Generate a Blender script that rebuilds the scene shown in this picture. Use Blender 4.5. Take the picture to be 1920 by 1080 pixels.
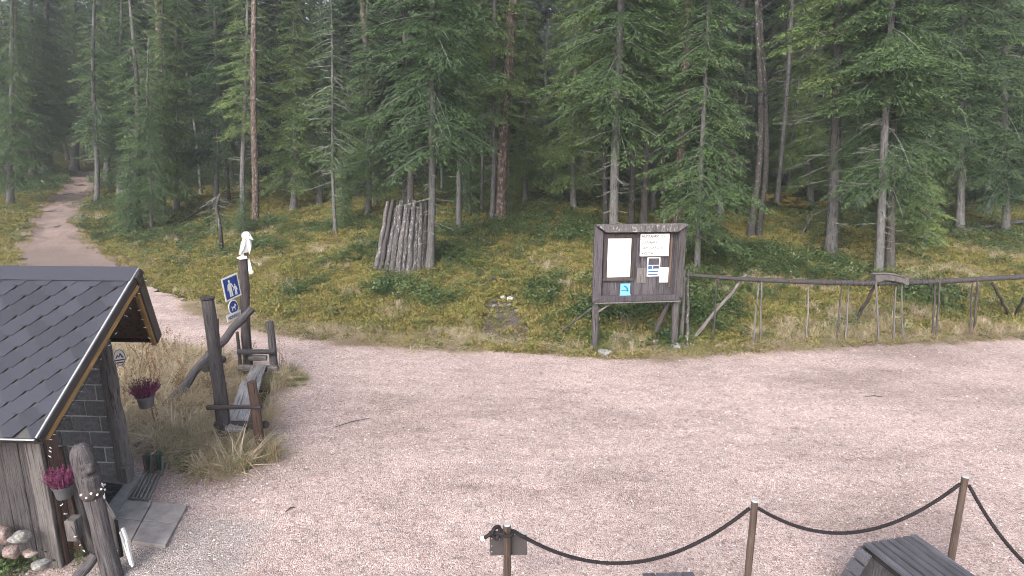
import bpy, bmesh, math, random
import numpy as np
from mathutils import Matrix, Vector, Euler

for o in list(bpy.data.objects):
    bpy.data.objects.remove(o, do_unlink=True)
SC = bpy.context.scene
COL = SC.collection
R = math.radians

# ------------------------------------------------------------------ camera
CAM_Z, PITCH, FPX = 4.0, R(13.0), 1200.0
cd = bpy.data.cameras.new('camera')
cd.sensor_width = 36.0
cd.lens = 36.0 * FPX / 1920.0
cd.clip_start = 0.1
cd.clip_end = 2000
cam = bpy.data.objects.new('camera', cd)
COL.objects.link(cam)
cam.location = (0, 0, CAM_Z)
cam.rotation_euler = (math.pi / 2 - PITCH, 0, 0)
SC.camera = cam

# ------------------------------------------------------------------ sky, sun, exposure
SUN_EL, SUN_AZ = R(38), R(200)      # azimuth of the sun, clockwise from +Y
w = bpy.data.worlds.new('World')
SC.world = w
w.use_nodes = True
nt = w.node_tree
bg = nt.nodes['Background']
sky = nt.nodes.new('ShaderNodeTexSky')
sky.sky_type = 'NISHITA'
sky.sun_disc = False
sky.sun_elevation = SUN_EL
sky.sun_rotation = SUN_AZ
sky.air_density = 1.0
sky.dust_density = 6.0
sky.ozone_density = 1.0
hs = nt.nodes.new('ShaderNodeHueSaturation')     # an overcast sky is nearly colourless
hs.inputs['Saturation'].default_value = 0.66
nt.links.new(sky.outputs[0], hs.inputs['Color'])
nt.links.new(hs.outputs[0], bg.inputs[0])
bg.inputs[1].default_value = 0.15
sd = bpy.data.lights.new('sun', 'SUN')
sd.energy = 0.9
sd.angle = R(35)
sd.color = (1.0, 0.98, 0.97)
sun = bpy.data.objects.new('sun', sd)
COL.objects.link(sun)
sv = Vector((math.sin(SUN_AZ) * math.cos(SUN_EL), math.cos(SUN_AZ) * math.cos(SUN_EL), math.sin(SUN_EL)))
sun.rotation_euler = sv.to_track_quat('Z', 'Y').to_euler()
SC.view_settings.view_transform = 'Standard'
SC.view_settings.look = 'None'
SC.view_settings.exposure = 1.2
SC.view_settings.gamma = 1.0
SC.view_settings.use_curve_mapping = False
SC.cycles.use_denoising = True
SC.cycles.max_bounces = 4
SC.cycles.diffuse_bounces = 3
SC.cycles.use_adaptive_sampling = True
SC.cycles.adaptive_threshold = 0.04
SC.cycles.transparent_max_bounces = 8
SC.cycles.volume_bounces = 0
SC.cycles.filter_width = 1.0

# ------------------------------------------------------------------ helpers: properties and parenting
WM = {}

def tag(o, label=None, cat=None, group=None, kind=None):
    if label: o['label'] = label
    if cat: o['category'] = cat
    if group: o['group'] = group
    if kind: o['kind'] = kind
    return o

def link(o, parent=None, M=None):
    COL.objects.link(o)
    M = M or Matrix.Identity(4)
    if parent is not None:
        o.parent = parent
        o.matrix_parent_inverse = WM[parent.name].inverted()
    o.matrix_basis = M
    WM[o.name] = M
    return o

def thing(name, loc, label, cat, group=None):
    o = bpy.data.objects.new(name, None)
    o.empty_display_size = 0.1
    link(o, None, Matrix.Translation(Vector(loc)))
    return tag(o, label, cat, group)

class MB:
    def __init__(s):
        s.v, s.f, s.n = [], [], 0
    def add(s, verts, faces):
        k = s.n
        s.v.extend([tuple(map(float, p)) for p in verts])
        s.f.extend([tuple(i + k for i in f) for f in faces])
        s.n += len(verts)
        return s
    def box(s, c, size, M=None, taper=None):
        x, y, z = [d / 2 for d in size]
        vs = [Vector((sx * x, sy * y, sz * z)) for sz in (-1, 1) for sy in (-1, 1) for sx in (-1, 1)]
        if M is not None: vs = [M @ v for v in vs]
        vs = [v + Vector(c) for v in vs]
        return s.add(vs, [(0, 2, 3, 1), (4, 5, 7, 6), (0, 1, 5, 4), (2, 6, 7, 3), (0, 4, 6, 2), (1, 3, 7, 5)])
    def prism(s, poly, d0, d1, axes):
        # poly: 2d points, axes = (U, V, Wdir, origin)
        U, V, Wd, O = axes
        n = len(poly)
        vs = [O + U * p[0] + V * p[1] + Wd * d0 for p in poly] + [O + U * p[0] + V * p[1] + Wd * d1 for p in poly]
        fs = [tuple(range(n - 1, -1, -1)), tuple(range(n, 2 * n))]
        fs += [(i, (i + 1) % n, n + (i + 1) % n, n + i) for i in range(n)]
        return s.add(vs, fs)
    def tube(s, pts, rad, n=8, cap=True):
        pts = [Vector(p) for p in pts]
        if not hasattr(rad, '__len__'): rad = [rad] * len(pts)
        vs, fs = [], []
        T0 = (pts[1] - pts[0]).normalized()
        ref = Vector((1, 0, 0)) if abs(T0.x) < 0.8 else Vector((0, 1, 0))
        A = T0.cross(ref).normalized()
        for i, p in enumerate(pts):
            T = (pts[min(i + 1, len(pts) - 1)] - pts[max(i - 1, 0)]).normalized()
            A = (A - T * A.dot(T)).normalized()
            B = T.cross(A)
            for k in range(n):
                a = 2 * math.pi * k / n
                vs.append(p + (A * math.cos(a) + B * math.sin(a)) * rad[i])
        for i in range(len(pts) - 1):
            for k in range(n):
                k2 = (k + 1) % n
                fs.append((i * n + k, i * n + k2, (i + 1) * n + k2, (i + 1) * n + k))
        if cap:
            fs.append(tuple(range(n - 1, -1, -1)))
            fs.append(tuple((len(pts) - 1) * n + k for k in range(n)))
        return s.add(vs, fs)
    def mesh(s, name, mat, smooth=False):
        me = bpy.data.meshes.new(name)
        me.from_pydata(s.v, [], s.f)
        me.materials.append(mat)
        if smooth:
            me.polygons.foreach_set('use_smooth', [True] * len(me.polygons))
        me.update()
        return me
    def obj(s, name, mat, parent=None, M=None, smooth=False, bevel=0.0):
        o = bpy.data.objects.new(name, s.mesh(name, mat, smooth))
        if bevel:
            b = o.modifiers.new('bevel', 'BEVEL'); b.width = bevel; b.segments = 1; b.limit_method = 'ANGLE'
        return link(o, parent, M)

def np_mesh(name, V, F, mat, smooth=False, attrs=None):
    """V (n,3), F (m,k) with constant k"""
    me = bpy.data.meshes.new(name)
    V = np.ascontiguousarray(V, dtype=np.float32); F = np.ascontiguousarray(F, dtype=np.int32)
    m, k = F.shape
    me.vertices.add(len(V)); me.vertices.foreach_set('co', V.ravel())
    me.loops.add(m * k); me.loops.foreach_set('vertex_index', F.ravel())
    me.polygons.add(m); me.polygons.foreach_set('loop_start', np.arange(0, m * k, k, dtype=np.int32))
    me.polygons.foreach_set('loop_total', np.full(m, k, dtype=np.int32))
    me.polygons.foreach_set('use_smooth', np.full(m, smooth))
    me.update(calc_edges=True)
    me.materials.append(mat)
    for an, av in (attrs or {}).items():
        a = me.attributes.new(an, 'FLOAT', 'POINT')
        a.data.foreach_set('value', np.ascontiguousarray(av, dtype=np.float32))
    return me

# ------------------------------------------------------------------ helpers: photograph pixels to places
SP, CP = math.sin(PITCH), math.cos(PITCH)
def ray(u, v):
    b, a = (u - 960) / FPX, (v - 540) / FPX
    return Vector((b, CP - a * SP, -SP - a * CP))
def P(u, v, Y):
    d = ray(u, v); t = Y / d.y
    return Vector((d.x * t, Y, CAM_Z + d.z * t))
def GZ(u, v, z=0.0):
    d = ray(u, v); t = (z - CAM_Z) / d.z
    return Vector((d.x * t, d.y * t, z))

# terrain -----------------------------------------------------------
_edge_px = [(520, 620), (620, 634), (750, 644), (880, 652), (1000, 658), (1090, 665), (1190, 668), (1290, 664),
            (1400, 656), (1500, 650), (1650, 642), (1800, 637), (1920, 633)]
EDGE = [(-90, 27), (-40, 25), (-22, 23.6), (-16.5, 22.6), (-14.2, 21.4), (-10.5, 17.3), (-9.1, 16.1), (-7.06, 14.6)]
EDGE += [(GZ(u, v).x, GZ(u, v).y) for u, v in _edge_px] + [(18, 15.0), (30, 17), (90, 22)]
EDGE = np.array(EDGE, dtype=float)
EX, EY = EDGE[:, 0], EDGE[:, 1]

def _hash2(ix, iy):
    n = (ix * 374761393 + iy * 668265263) & 0xFFFFFFFF
    n = ((n ^ (n >> 13)) * 1274126177) & 0xFFFFFFFF
    return ((n ^ (n >> 16)) & 0xFFFFFFFF) / 4294967295.0
def vnoise(x, y):
    x = np.asarray(x, float); y = np.asarray(y, float)
    xi = np.floor(x).astype(np.int64); yi = np.floor(y).astype(np.int64)
    fx = x - xi; fy = y - yi
    fx = fx * fx * (3 - 2 * fx); fy = fy * fy * (3 - 2 * fy)
    a, b = _hash2(xi, yi), _hash2(xi + 1, yi)
    c, d = _hash2(xi, yi + 1), _hash2(xi + 1, yi + 1)
    return (a * (1 - fx) + b * fx) * (1 - fy) + (c * (1 - fx) + d * fx) * fy
def fbm(x, y, o=3):
    s, a, t = 0, 0.5, 0
    for i in range(o):
        s = s + a * vnoise(x * 2 ** i + 17.3 * i, y * 2 ** i - 9.1 * i); t += a; a *= 0.5
    return s / t
def edge_dist(x, y):
    x = np.asarray(x, float); y = np.asarray(y, float)
    best = np.full(x.shape, 1e9)
    for i in range(len(EX) - 1):
        ax, ay, bx, by = EX[i], EY[i], EX[i + 1], EY[i + 1]
        dx, dy = bx - ax, by - ay
        t = np.clip(((x - ax) * dx + (y - ay) * dy) / (dx * dx + dy * dy), 0, 1)
        best = np.minimum(best, np.hypot(x - ax - t * dx, y - ay - t * dy))
    return np.where(y > np.interp(x, EX, EY), best, -best)
_hd = [0, 0.35, 1.0, 3, 7, 12, 20, 30, 55, 100, 400]
_hz = [0, 0.025, 0.11, 0.40, 0.86, 1.36, 1.98, 2.45, 3.2, 5.0, 12]
def height(x, y):
    d = edge_dist(x, y)
    h = np.interp(d, _hd, _hz)
    m = np.clip(d / 3, 0, 1)
    return h + m * ((fbm(x * 0.45, y * 0.45) - 0.5) * 0.34 + (vnoise(x * 1.7, y * 1.7) - 0.5) * 0.10)
def hz(x, y): return float(height(np.array([x]), np.array([y]))[0])
def G(u, v):
    """the place on the terrain that the photograph shows at this pixel"""
    d = ray(u, v)
    t = 4.0
    while t < 150:
        p = Vector((0, 0, CAM_Z)) + d * t
        if p.z <= hz(p.x, p.y): break
        t += 0.8
    lo, hi = t - 0.8, t
    for _ in range(14):
        mid = (lo + hi) / 2; p = Vector((0, 0, CAM_Z)) + d * mid
        if p.z <= hz(p.x, p.y): hi = mid
        else: lo = mid
    return Vector((0, 0, CAM_Z)) + d * hi

# forest path (world polyline of centre, half width)
PATH = [(-8.0, 13.7, 1.7), (-9.9, 15.5, 1.6), (-12.0, 17.8, 1.5), (-14.6, 20.6, 1.4)]
PATH += [(G(u, v).x, G(u, v).y, hw) for u, v, hw in [(98, 468, 1.1), (98, 430, .9), (115, 398, .85), (138, 368, .8), (148, 346, .7), (160, 331, .65), (186, 323, .65), (235, 318, .85)]]
PATH = np.array(PATH)
def path_dist(x, y):
    x = np.asarray(x, float); y = np.asarray(y, float)
    best = np.full(x.shape, 1e9)
    for i in range(len(PATH) - 1):
        ax, ay, aw = PATH[i]; bx, by, bw = PATH[i + 1]
        dx, dy = bx - ax, by - ay
        t = np.clip(((x - ax) * dx + (y - ay) * dy) / (dx * dx + dy * dy), 0, 1)
        best = np.minimum(best, np.hypot(x - ax - t * dx, y - ay - t * dy) - (aw + t * (bw - aw)))
    return best

# ------------------------------------------------------------------ helpers: materials
def new_mat(name, rough=0.8, spec=0.3):
    m = bpy.data.materials.new(name); m.use_nodes = True
    t = m.node_tree; b = t.nodes['Principled BSDF']
    b.inputs['Roughness'].default_value = rough
    b.inputs['Specular IOR Level'].default_value = spec
    return m, t, b
def node(t, typ, ins=None, **props):
    n = t.nodes.new(typ)
    for k, v in props.items(): setattr(n, k, v)
    for k, v in (ins or {}).items():
        if isinstance(v, bpy.types.NodeSocket): t.links.new(v, n.inputs[k])
        else: n.inputs[k].default_value = v
    return n
def ramp(t, fac, stops, interp='LINEAR'):
    r = t.nodes.new('ShaderNodeValToRGB'); r.color_ramp.interpolation = interp
    while len(r.color_ramp.elements) < len(stops): r.color_ramp.elements.new(0.5)
    for e, (p, c) in zip(r.color_ramp.elements, stops):
        e.position = p; e.color = (c[0], c[1], c[2], 1)
    t.links.new(fac, r.inputs[0]); return r.outputs[0]
def mix(t, fac, a, b, mode='MIX'):
    n = t.nodes.new('ShaderNodeMix'); n.data_type = 'RGBA'; n.blend_type = mode
    for idx, v in ((0, fac), (6, a), (7, b)):
        if isinstance(v, bpy.types.NodeSocket): t.links.new(v, n.inputs[idx])
        elif idx == 0: n.inputs[0].default_value = v
        else: n.inputs[idx].default_value = (v[0], v[1], v[2], 1)
    return n.outputs[2]
def coords(t, scale=(1, 1, 1), kind='Object'):
    tc = t.nodes.new('ShaderNodeTexCoord')
    mp = node(t, 'ShaderNodeMapping', {'Vector': tc.outputs[kind], 'Scale': scale})
    return mp.outputs[0]
def noise(t, vec, scale, detail=3, rough=0.55):
    n = node(t, 'ShaderNodeTexNoise', {'Vector': vec, 'Scale': scale, 'Detail': detail, 'Roughness': rough}); return n
def bump(t, b, h, strength, dist=0.02):
    n = node(t, 'ShaderNodeBump', {'Height': h, 'Strength': strength, 'Distance': dist})
    t.links.new(n.outputs[0], b.inputs['Normal']); return n
def obj_rand(t):
    return t.nodes.new('ShaderNodeObjectInfo').outputs['Random']

def wood_mat(name, dark, light, lichen=None, lichen_amt=0.5, grain=(14, 14, 1.3), rough=0.85):
    m, t, b = new_mat(name, rough, 0.25)
    oi = t.nodes.new('ShaderNodeObjectInfo')
    tc = t.nodes.new('ShaderNodeTexCoord')
    off = node(t, 'ShaderNodeVectorMath', {0: tc.outputs['Object'], 1: oi.outputs['Random']}, operation='ADD')
    mp = node(t, 'ShaderNodeMapping', {'Vector': off.outputs[0], 'Scale': grain}).outputs[0]
    n1 = noise(t, mp, 3.0, 5, 0.65).outputs[0]
    n2 = noise(t, off.outputs[0], 5.0, 3).outputs[0]
    c = ramp(t, n1, [(0.30, dark), (0.52, [(a + b_) / 2 for a, b_ in zip(dark, light)]), (0.68, light)])
    c = mix(t, ramp(t, n2, [(0.35, (0, 0, 0)), (0.7, (1, 1, 1))]), c, [x * 0.55 for x in light], 'MIX')
    tint = node(t, 'ShaderNodeMapRange', {'Value': oi.outputs['Random'], 'To Min': 0.75, 'To Max': 1.2}).outputs[0]
    c = mix(t, 1.0, c, tint, 'MULTIPLY')
    ng_ = noise(t, node(t, 'ShaderNodeMapping', {'Vector': off.outputs[0], 'Scale': [g * 2.6 if g > 3 else g * 0.8 for g in grain]}).outputs[0], 2.2, 3, 0.6).outputs[0]
    c = mix(t, ramp(t, ng_, [(0.56, (0, 0, 0)), (0.64, (0.85, 0.85, 0.85))]), c, [x * 0.35 for x in dark])
    if lichen:
        n3 = noise(t, node(t, 'ShaderNodeMapping', {'Vector': off.outputs[0], 'Scale': (1, 1, 0.5)}).outputs[0], 26, 5, 0.75).outputs[0]
        c = mix(t, ramp(t, n3, [(1 - lichen_amt - 0.06, (0, 0, 0)), (1 - lichen_amt + 0.04, (1, 1, 1))]), c, lichen)
    t.links.new(c, b.inputs['Base Color'])
    bump(t, b, node(t, 'ShaderNodeMath', {0: n1, 1: ng_}, operation='SUBTRACT').outputs[0], 0.9, 0.014)
    return m
def plain_mat(name, c, rough=0.6, spec=0.4, var=0.2, scale=12, bmp=0.15, metal=0.0):
    m, t, b = new_mat(name, rough, spec)
    vec = coords(t)
    n = noise(t, vec, scale, 4, 0.6).outputs[0]
    col = ramp(t, n, [(0.3, [x * (1 - var) for x in c]), (0.7, [min(1, x * (1 + var)) for x in c])])
    t.links.new(col, b.inputs['Base Color'])
    b.inputs['Metallic'].default_value = metal
    if bmp: bump(t, b, noise(t, vec, scale * 4, 3).outputs[0], bmp, 0.004)
    return m
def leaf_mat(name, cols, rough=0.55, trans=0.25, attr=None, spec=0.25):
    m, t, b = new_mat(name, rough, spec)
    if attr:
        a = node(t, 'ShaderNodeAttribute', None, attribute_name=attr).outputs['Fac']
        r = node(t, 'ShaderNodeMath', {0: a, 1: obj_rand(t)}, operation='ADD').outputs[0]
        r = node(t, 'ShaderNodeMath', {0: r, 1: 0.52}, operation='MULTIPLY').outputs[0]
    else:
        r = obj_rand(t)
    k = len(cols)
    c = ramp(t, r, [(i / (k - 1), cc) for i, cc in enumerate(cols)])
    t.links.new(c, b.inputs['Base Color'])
    tr = node(t, 'ShaderNodeBsdfTranslucent', {'Color': c})
    ms = node(t, 'ShaderNodeMixShader', {0: trans, 1: b.outputs[0], 2: tr.outputs[0]})
    t.links.new(ms.outputs[0], t.nodes['Material Output'].inputs['Surface'])
    return m

def rand_tone(m, lo, hi):
    t = m.node_tree; b = t.nodes['Principled BSDF']; src = b.inputs['Base Color'].links[0].from_socket
    f = node(t, 'ShaderNodeMapRange', {'Value': obj_rand(t), 'To Min': lo, 'To Max': hi}).outputs[0]
    t.links.new(mix(t, 1.0, src, f, 'MULTIPLY'), b.inputs['Base Color']); return m
M = {}
# gravel: crushed pinkish granite with grey patches
def make_gravel(name, grey_patches=True, soil=0.0):
    m, t, b = new_mat(name, 0.9, 0.2)
    vec = coords(t)
    v1 = node(t, 'ShaderNodeTexVoronoi', {'Vector': vec, 'Scale': 80.0, 'Randomness': 1.0}, voronoi_dimensions='2D')
    v2 = node(t, 'ShaderNodeTexVoronoi', {'Vector': vec, 'Scale': 24.0, 'Randomness': 1.0}, voronoi_dimensions='2D')
    sep = node(t, 'ShaderNodeSeparateColor', {'Color': v1.outputs['Color']})
    c = ramp(t, sep.outputs[0], [(0.0, (0.215, 0.168, 0.156)), (0.18, (0.348, 0.276, 0.260)), (0.45, (0.442, 0.360, 0.342)),
                                 (0.75, (0.488, 0.408, 0.390)), (0.93, (0.545, 0.475, 0.46)), (1.0, (0.68, 0.64, 0.63))])
    sep2 = node(t, 'ShaderNodeSeparateColor', {'Color': v2.outputs['Color']})
    c = mix(t, ramp(t, sep2.outputs[1], [(0.84, (0, 0, 0)), (0.90, (0.5, 0.5, 0.5))]), c, (0.36, 0.265, 0.24))
    c = mix(t, ramp(t, sep2.outputs[0], [(0.94, (0, 0, 0)), (0.97, (0.6, 0.6, 0.6))]), c, (0.19, 0.165, 0.155))
    # broad tone
    nb = noise(t, vec, 0.55, 4, 0.6).outputs[0]
    c = mix(t, 1.0, c, ramp(t, nb, [(0.30, (0.82, 0.80, 0.79)), (0.50, (0.98, 0.97, 0.97)), (0.70, (1.10, 1.08, 1.08))]), 'MULTIPLY')
    ns = node(t, 'ShaderNodeTexNoise', {'Vector': coords(t, (1.1, 3.2, 1)), 'Scale': 2.6, 'Detail': 5, 'Roughness': 0.7}).outputs[0]
    c = mix(t, ramp(t, ns, [(0.56, (0, 0, 0)), (0.70, (0.6, 0.6, 0.6))]), c, (0.23, 0.188, 0.180))
    nc_ = noise(t, coords(t, (1, 1.5, 1)), 26, 3, 0.7).outputs[0]
    c = mix(t, 1.0, c, ramp(t, nc_, [(0.28, (0.54, 0.52, 0.51)), (0.42, (0.92, 0.91, 0.91)), (0.58, (1.07, 1.05, 1.05)), (0.72, (1.24, 1.22, 1.22))]), 'MULTIPLY')
    nw_ = noise(t, coords(t, (0.35, 1.0, 1)), 0.62, 4, 0.62).outputs[0]
    c = mix(t, 1.0, c, ramp(t, nw_, [(0.34, (0.80, 0.78, 0.77)), (0.46, (0.98, 0.97, 0.97)), (0.60, (1.10, 1.09, 1.09))]), 'MULTIPLY')      # compacted lanes and darker scuffed strips
    if grey_patches:
        # grey crushed stone spread near the hut and the corner of the yard
        for (x, y, rx, ry) in ((-3.2, 5.6, 1.9, 2.0), (4.0, 4.9, 1.5, 0.9)):
            mp = node(t, 'ShaderNodeMapping', {'Vector': t.nodes.new('ShaderNodeTexCoord').outputs['Object'],
                                               'Location': (-x / rx, -y / ry, 0), 'Scale': (1 / rx, 1 / ry, 0)}).outputs[0]
            ln = node(t, 'ShaderNodeVectorMath', {0: mp}, operation='LENGTH').outputs['Value']
            wob = node(t, 'ShaderNodeMath', {0: ln, 1: nb}, operation='ADD').outputs[0]
            f = ramp(t, wob, [(0.8, (0.55, 0.55, 0.55)), (1.6, (0, 0, 0))])
            g = ramp(t, sep.outputs[1], [(0.0, (0.12, 0.12, 0.125)), (0.5, (0.27, 0.265, 0.265)), (0.9, (0.40, 0.39, 0.39)), (1.0, (0.62, 0.62, 0.62))])
            c = mix(t, f, c, g)
    if soil:
        c = mix(t, soil, c, (0.135, 0.100, 0.086))  # muddy soil and the shade of the trees, both put into the path colour
    t.links.new(c, b.inputs['Base Color'])
    h = node(t, 'ShaderNodeMath', {0: v1.outputs['Distance'], 1: -1.0}, operation='MULTIPLY').outputs[0]
    h2 = node(t, 'ShaderNodeMath', {0: noise(t, vec, 9, 4, 0.7).outputs[0], 1: 1.2}, operation='MULTIPLY').outputs[0]
    hh = node(t, 'ShaderNodeMath', {0: h, 1: h2}, operation='ADD').outputs[0]
    bump(t, b, node(t, 'ShaderNodeMath', {0: hh, 1: nc_}, operation='ADD').outputs[0], 0.7, 0.015)
    return m
M['gravel'] = make_gravel('pink_gravel')
M['path'] = make_gravel('trodden_shaded_path', False, 0.72)
def make_floor():
    m, t, b = new_mat('mossy_soil', 0.95, 0.1)
    vec = coords(t)
    n = noise(t, vec, 1.3, 5, 0.7).outputs[0]
    n2 = noise(t, vec, 22, 4, 0.7).outputs[0]
    c = ramp(t, n, [(0.28, (0.030, 0.036, 0.014)), (0.45, (0.062, 0.064, 0.022)), (0.58, (0.082, 0.082, 0.030)), (0.72, (0.076, 0.064, 0.034))])
    c = mix(t, 1.0, c, ramp(t, n2, [(0.3, (0.45, 0.45, 0.4)), (0.7, (1.5, 1.45, 1.3))]), 'MULTIPLY')
    # bare trodden earth where the attribute says so
    a = node(t, 'ShaderNodeAttribute', None, attribute_name='bare').outputs['Fac']
    c = mix(t, a, c, ramp(t, n2, [(0.3, (0.075, 0.060, 0.056)), (0.7, (0.185, 0.158, 0.150))]))
    t.links.new(c, b.inputs['Base Color'])
    bump(t, b, n2, 1.0, 0.05)
    return m
M['floor'] = make_floor()
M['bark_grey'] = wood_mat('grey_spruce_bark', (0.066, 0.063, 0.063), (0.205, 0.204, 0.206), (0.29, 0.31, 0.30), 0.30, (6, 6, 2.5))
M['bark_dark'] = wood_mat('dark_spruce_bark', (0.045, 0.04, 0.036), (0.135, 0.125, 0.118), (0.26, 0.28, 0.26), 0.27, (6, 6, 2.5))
def make_pine():
    m, t, b = new_mat('pine_bark', 0.9, 0.2)
    tc = t.nodes.new('ShaderNodeTexCoord')
    mp = node(t, 'ShaderNodeMapping', {'Vector': tc.outputs['Object'], 'Scale': (1, 1, 0.35)}).outputs[0]
    v = node(t, 'ShaderNodeTexVoronoi', {'Vector': mp, 'Scale': 17.0})
    z = node(t, 'ShaderNodeSeparateXYZ', {'Vector': tc.outputs['Object']}).outputs[2]
    zz = node(t, 'ShaderNodeMapRange', {'Value': z, 'From Min': 2.0, 'From Max': 8.0}).outputs[0]
    low = ramp(t, v.outputs['Distance'], [(0.1, (0.22, 0.175, 0.155)), (0.5, (0.075, 0.055, 0.048))])
    up = ramp(t, v.outputs['Distance'], [(0.1, (0.23, 0.180, 0.160)), (0.55, (0.092, 0.070, 0.062))])
    c = mix(t, zz, low, up)
    n3 = noise(t, tc.outputs['Object'], 7, 4, 0.7).outputs[0]
    c = mix(t, ramp(t, n3, [(0.56, (0, 0, 0)), (0.66, (0.6, 0.6, 0.6))]), c, (0.30, 0.30, 0.27))
    t.links.new(c, b.inputs['Base Color'])
    bump(t, b, v.outputs['Distance'], 0.9, 0.03)
    return m
M['bark_pine'] = make_pine()
M['bark_birch'] = wood_mat('old_birch_bark', (0.030, 0.028, 0.027), (0.085, 0.080, 0.078), (0.38, 0.38, 0.36), 0.36, (5, 5, 5))
M['dead'] = plain_mat('lichen_dead_branch', (0.19, 0.20, 0.185), 0.9, 0.1, 0.5, 9, 0)
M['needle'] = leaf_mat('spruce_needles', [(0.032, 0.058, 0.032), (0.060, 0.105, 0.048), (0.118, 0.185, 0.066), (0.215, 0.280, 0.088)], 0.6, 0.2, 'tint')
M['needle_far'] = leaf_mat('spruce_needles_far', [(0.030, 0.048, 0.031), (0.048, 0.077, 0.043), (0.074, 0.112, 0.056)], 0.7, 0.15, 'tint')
M['pine_needle'] = leaf_mat('pine_needles', [(0.03, 0.055, 0.03), (0.05, 0.085, 0.04), (0.07, 0.11, 0.05)], 0.6, 0.2, 'tint')
M['bilberry'] = leaf_mat('bilberry_leaf', [(0.030, 0.055, 0.022), (0.050, 0.088, 0.030), (0.085, 0.130, 0.044), (0.12, 0.15, 0.055)], 0.38, 0.2, None, 0.5)
M['moss'] = leaf_mat('feather_moss', [(0.090, 0.108, 0.032), (0.185, 0.192, 0.054), (0.270, 0.252, 0.082), (0.295, 0.238, 0.094), (0.16, 0.128, 0.062)], 0.8, 0.25)
M['straw'] = leaf_mat('dry_grass', [(0.30, 0.245, 0.165), (0.46, 0.39, 0.275), (0.60, 0.53, 0.40), (0.38, 0.295, 0.205), (0.27, 0.26, 0.14)], 0.7, 0.3)
M['green_grass'] = leaf_mat('green_grass', [(0.09, 0.13, 0.04), (0.16, 0.20, 0.07), (0.27, 0.27, 0.12)], 0.6, 0.3)
M['weed'] = leaf_mat('withered_stalk', [(0.16, 0.085, 0.055), (0.24, 0.15, 0.09), (0.13, 0.10, 0.05)], 0.8, 0.1)
M['yellow_fern'] = leaf_mat('yellow_frond', [(0.32, 0.23, 0.06), (0.42, 0.33, 0.11), (0.25, 0.20, 0.06)], 0.7, 0.3)
M['wood'] = wood_mat('weathered_wood', (0.030, 0.027, 0.030), (0.130, 0.121, 0.128), (0.42, 0.43, 0.42), 0.26)
M['wood_dark'] = wood_mat('dark_weathered_wood', (0.030, 0.025, 0.027), (0.115, 0.098, 0.10))
M['wood_brown'] = wood_mat('brown_weathered_wood', (0.055, 0.036, 0.030), (0.17, 0.115, 0.095))
M['wood_pale'] = wood_mat('pale_weathered_wood', (0.085, 0.078, 0.078), (0.25, 0.235, 0.235))
M['wood_lichen'] = wood_mat('lichen_covered_log', (0.045, 0.040, 0.043), (0.18, 0.168, 0.175), (0.33, 0.345, 0.335), 0.40)
M['seat_wood'] = wood_mat('pale_split_plank', (0.13, 0.125, 0.13), (0.33, 0.32, 0.33), None, 0, (9, 9, 0.8))
M['board_purple'] = wood_mat('old_stained_board', (0.044, 0.040, 0.049), (0.152, 0.140, 0.160))
M['yellow_wood'] = wood_mat('yellow_pine_batten', (0.20, 0.12, 0.04), (0.42, 0.28, 0.11), None, 0, (10, 10, 1))
M['underside'] = wood_mat('brown_roof_boarding', (0.035, 0.022, 0.017), (0.085, 0.055, 0.042), None, 0, (6, 1, 6))
M['shingle'] = rand_tone(plain_mat('bitumen_shingle', (0.038, 0.041, 0.056), 0.85, 0.22, 0.30, 180, 0.5), 0.82, 1.2)
M['roof_black'] = plain_mat('black_roof_trim', (0.018, 0.018, 0.022), 0.45, 0.5, 0.2, 20, 0.1)
M['drip'] = plain_mat('grey_drip_edge', (0.26, 0.28, 0.30), 0.45, 0.5, 0.15, 20, 0.05)
M['block'] = rand_tone(plain_mat('dark_concrete_block', (0.25, 0.25, 0.265), 0.85, 0.3, 0.35, 26, 0.8), 0.8, 1.25)
M['mortar'] = plain_mat('pale_mortar', (0.80, 0.80, 0.80), 0.95, 0.1, 0.15, 40, 0.3)
M['concrete'] = plain_mat('concrete', (0.22, 0.22, 0.225), 0.9, 0.2, 0.18, 14, 0.3)
M['slab'] = plain_mat('concrete_paving', (0.285, 0.265, 0.268), 0.9, 0.2, 0.22, 9, 0.35)
M['rubber'] = plain_mat('black_rubber', (0.035, 0.035, 0.04), 0.8, 0.3, 0.2, 40, 0.2)
M['pot'] = plain_mat('grey_plastic_pot', (0.075, 0.078, 0.088), 0.45, 0.4, 0.08, 8, 0.02)
M['pot_soil'] = plain_mat('potting_soil', (0.02, 0.016, 0.013), 0.95, 0.1, 0.4, 60, 0.6)
M['heather'] = leaf_mat('heather_bloom', [(0.11, 0.026, 0.065), (0.18, 0.045, 0.11), (0.26, 0.085, 0.17), (0.09, 0.055, 0.045)], 0.7, 0.2, 'tint')
M['rope'] = plain_mat('black_rope', (0.022, 0.019, 0.022), 0.85, 0.2, 0.4, 70, 0.5)
M['post_brown'] = wood_mat('stained_round_post', (0.062, 0.044, 0.038), (0.15, 0.112, 0.095), None, 0, (18, 18, 1.2), 0.6)
M['post_top'] = plain_mat('pale_cut_end', (0.34, 0.34, 0.36), 0.8, 0.3, 0.15, 30, 0.2)
M['dark_plate'] = plain_mat('dark_sign_back', (0.050, 0.045, 0.048), 0.6, 0.4, 0.15, 10, 0.05)
M['white'] = plain_mat('white_enamel', (0.80, 0.80, 0.80), 0.4, 0.5, 0.02, 6, 0)
M['off_white'] = plain_mat('off_white_paper', (0.80, 0.80, 0.80), 0.6, 0.3, 0.05, 6, 0)
M['white_paint'] = plain_mat('white_painted_wood', (0.70, 0.70, 0.70), 0.7, 0.2, 0.22, 14, 0.3)
M['blue'] = plain_mat('blue_enamel', (0.018, 0.055, 0.26), 0.35, 0.5, 0.08, 6, 0)
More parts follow.
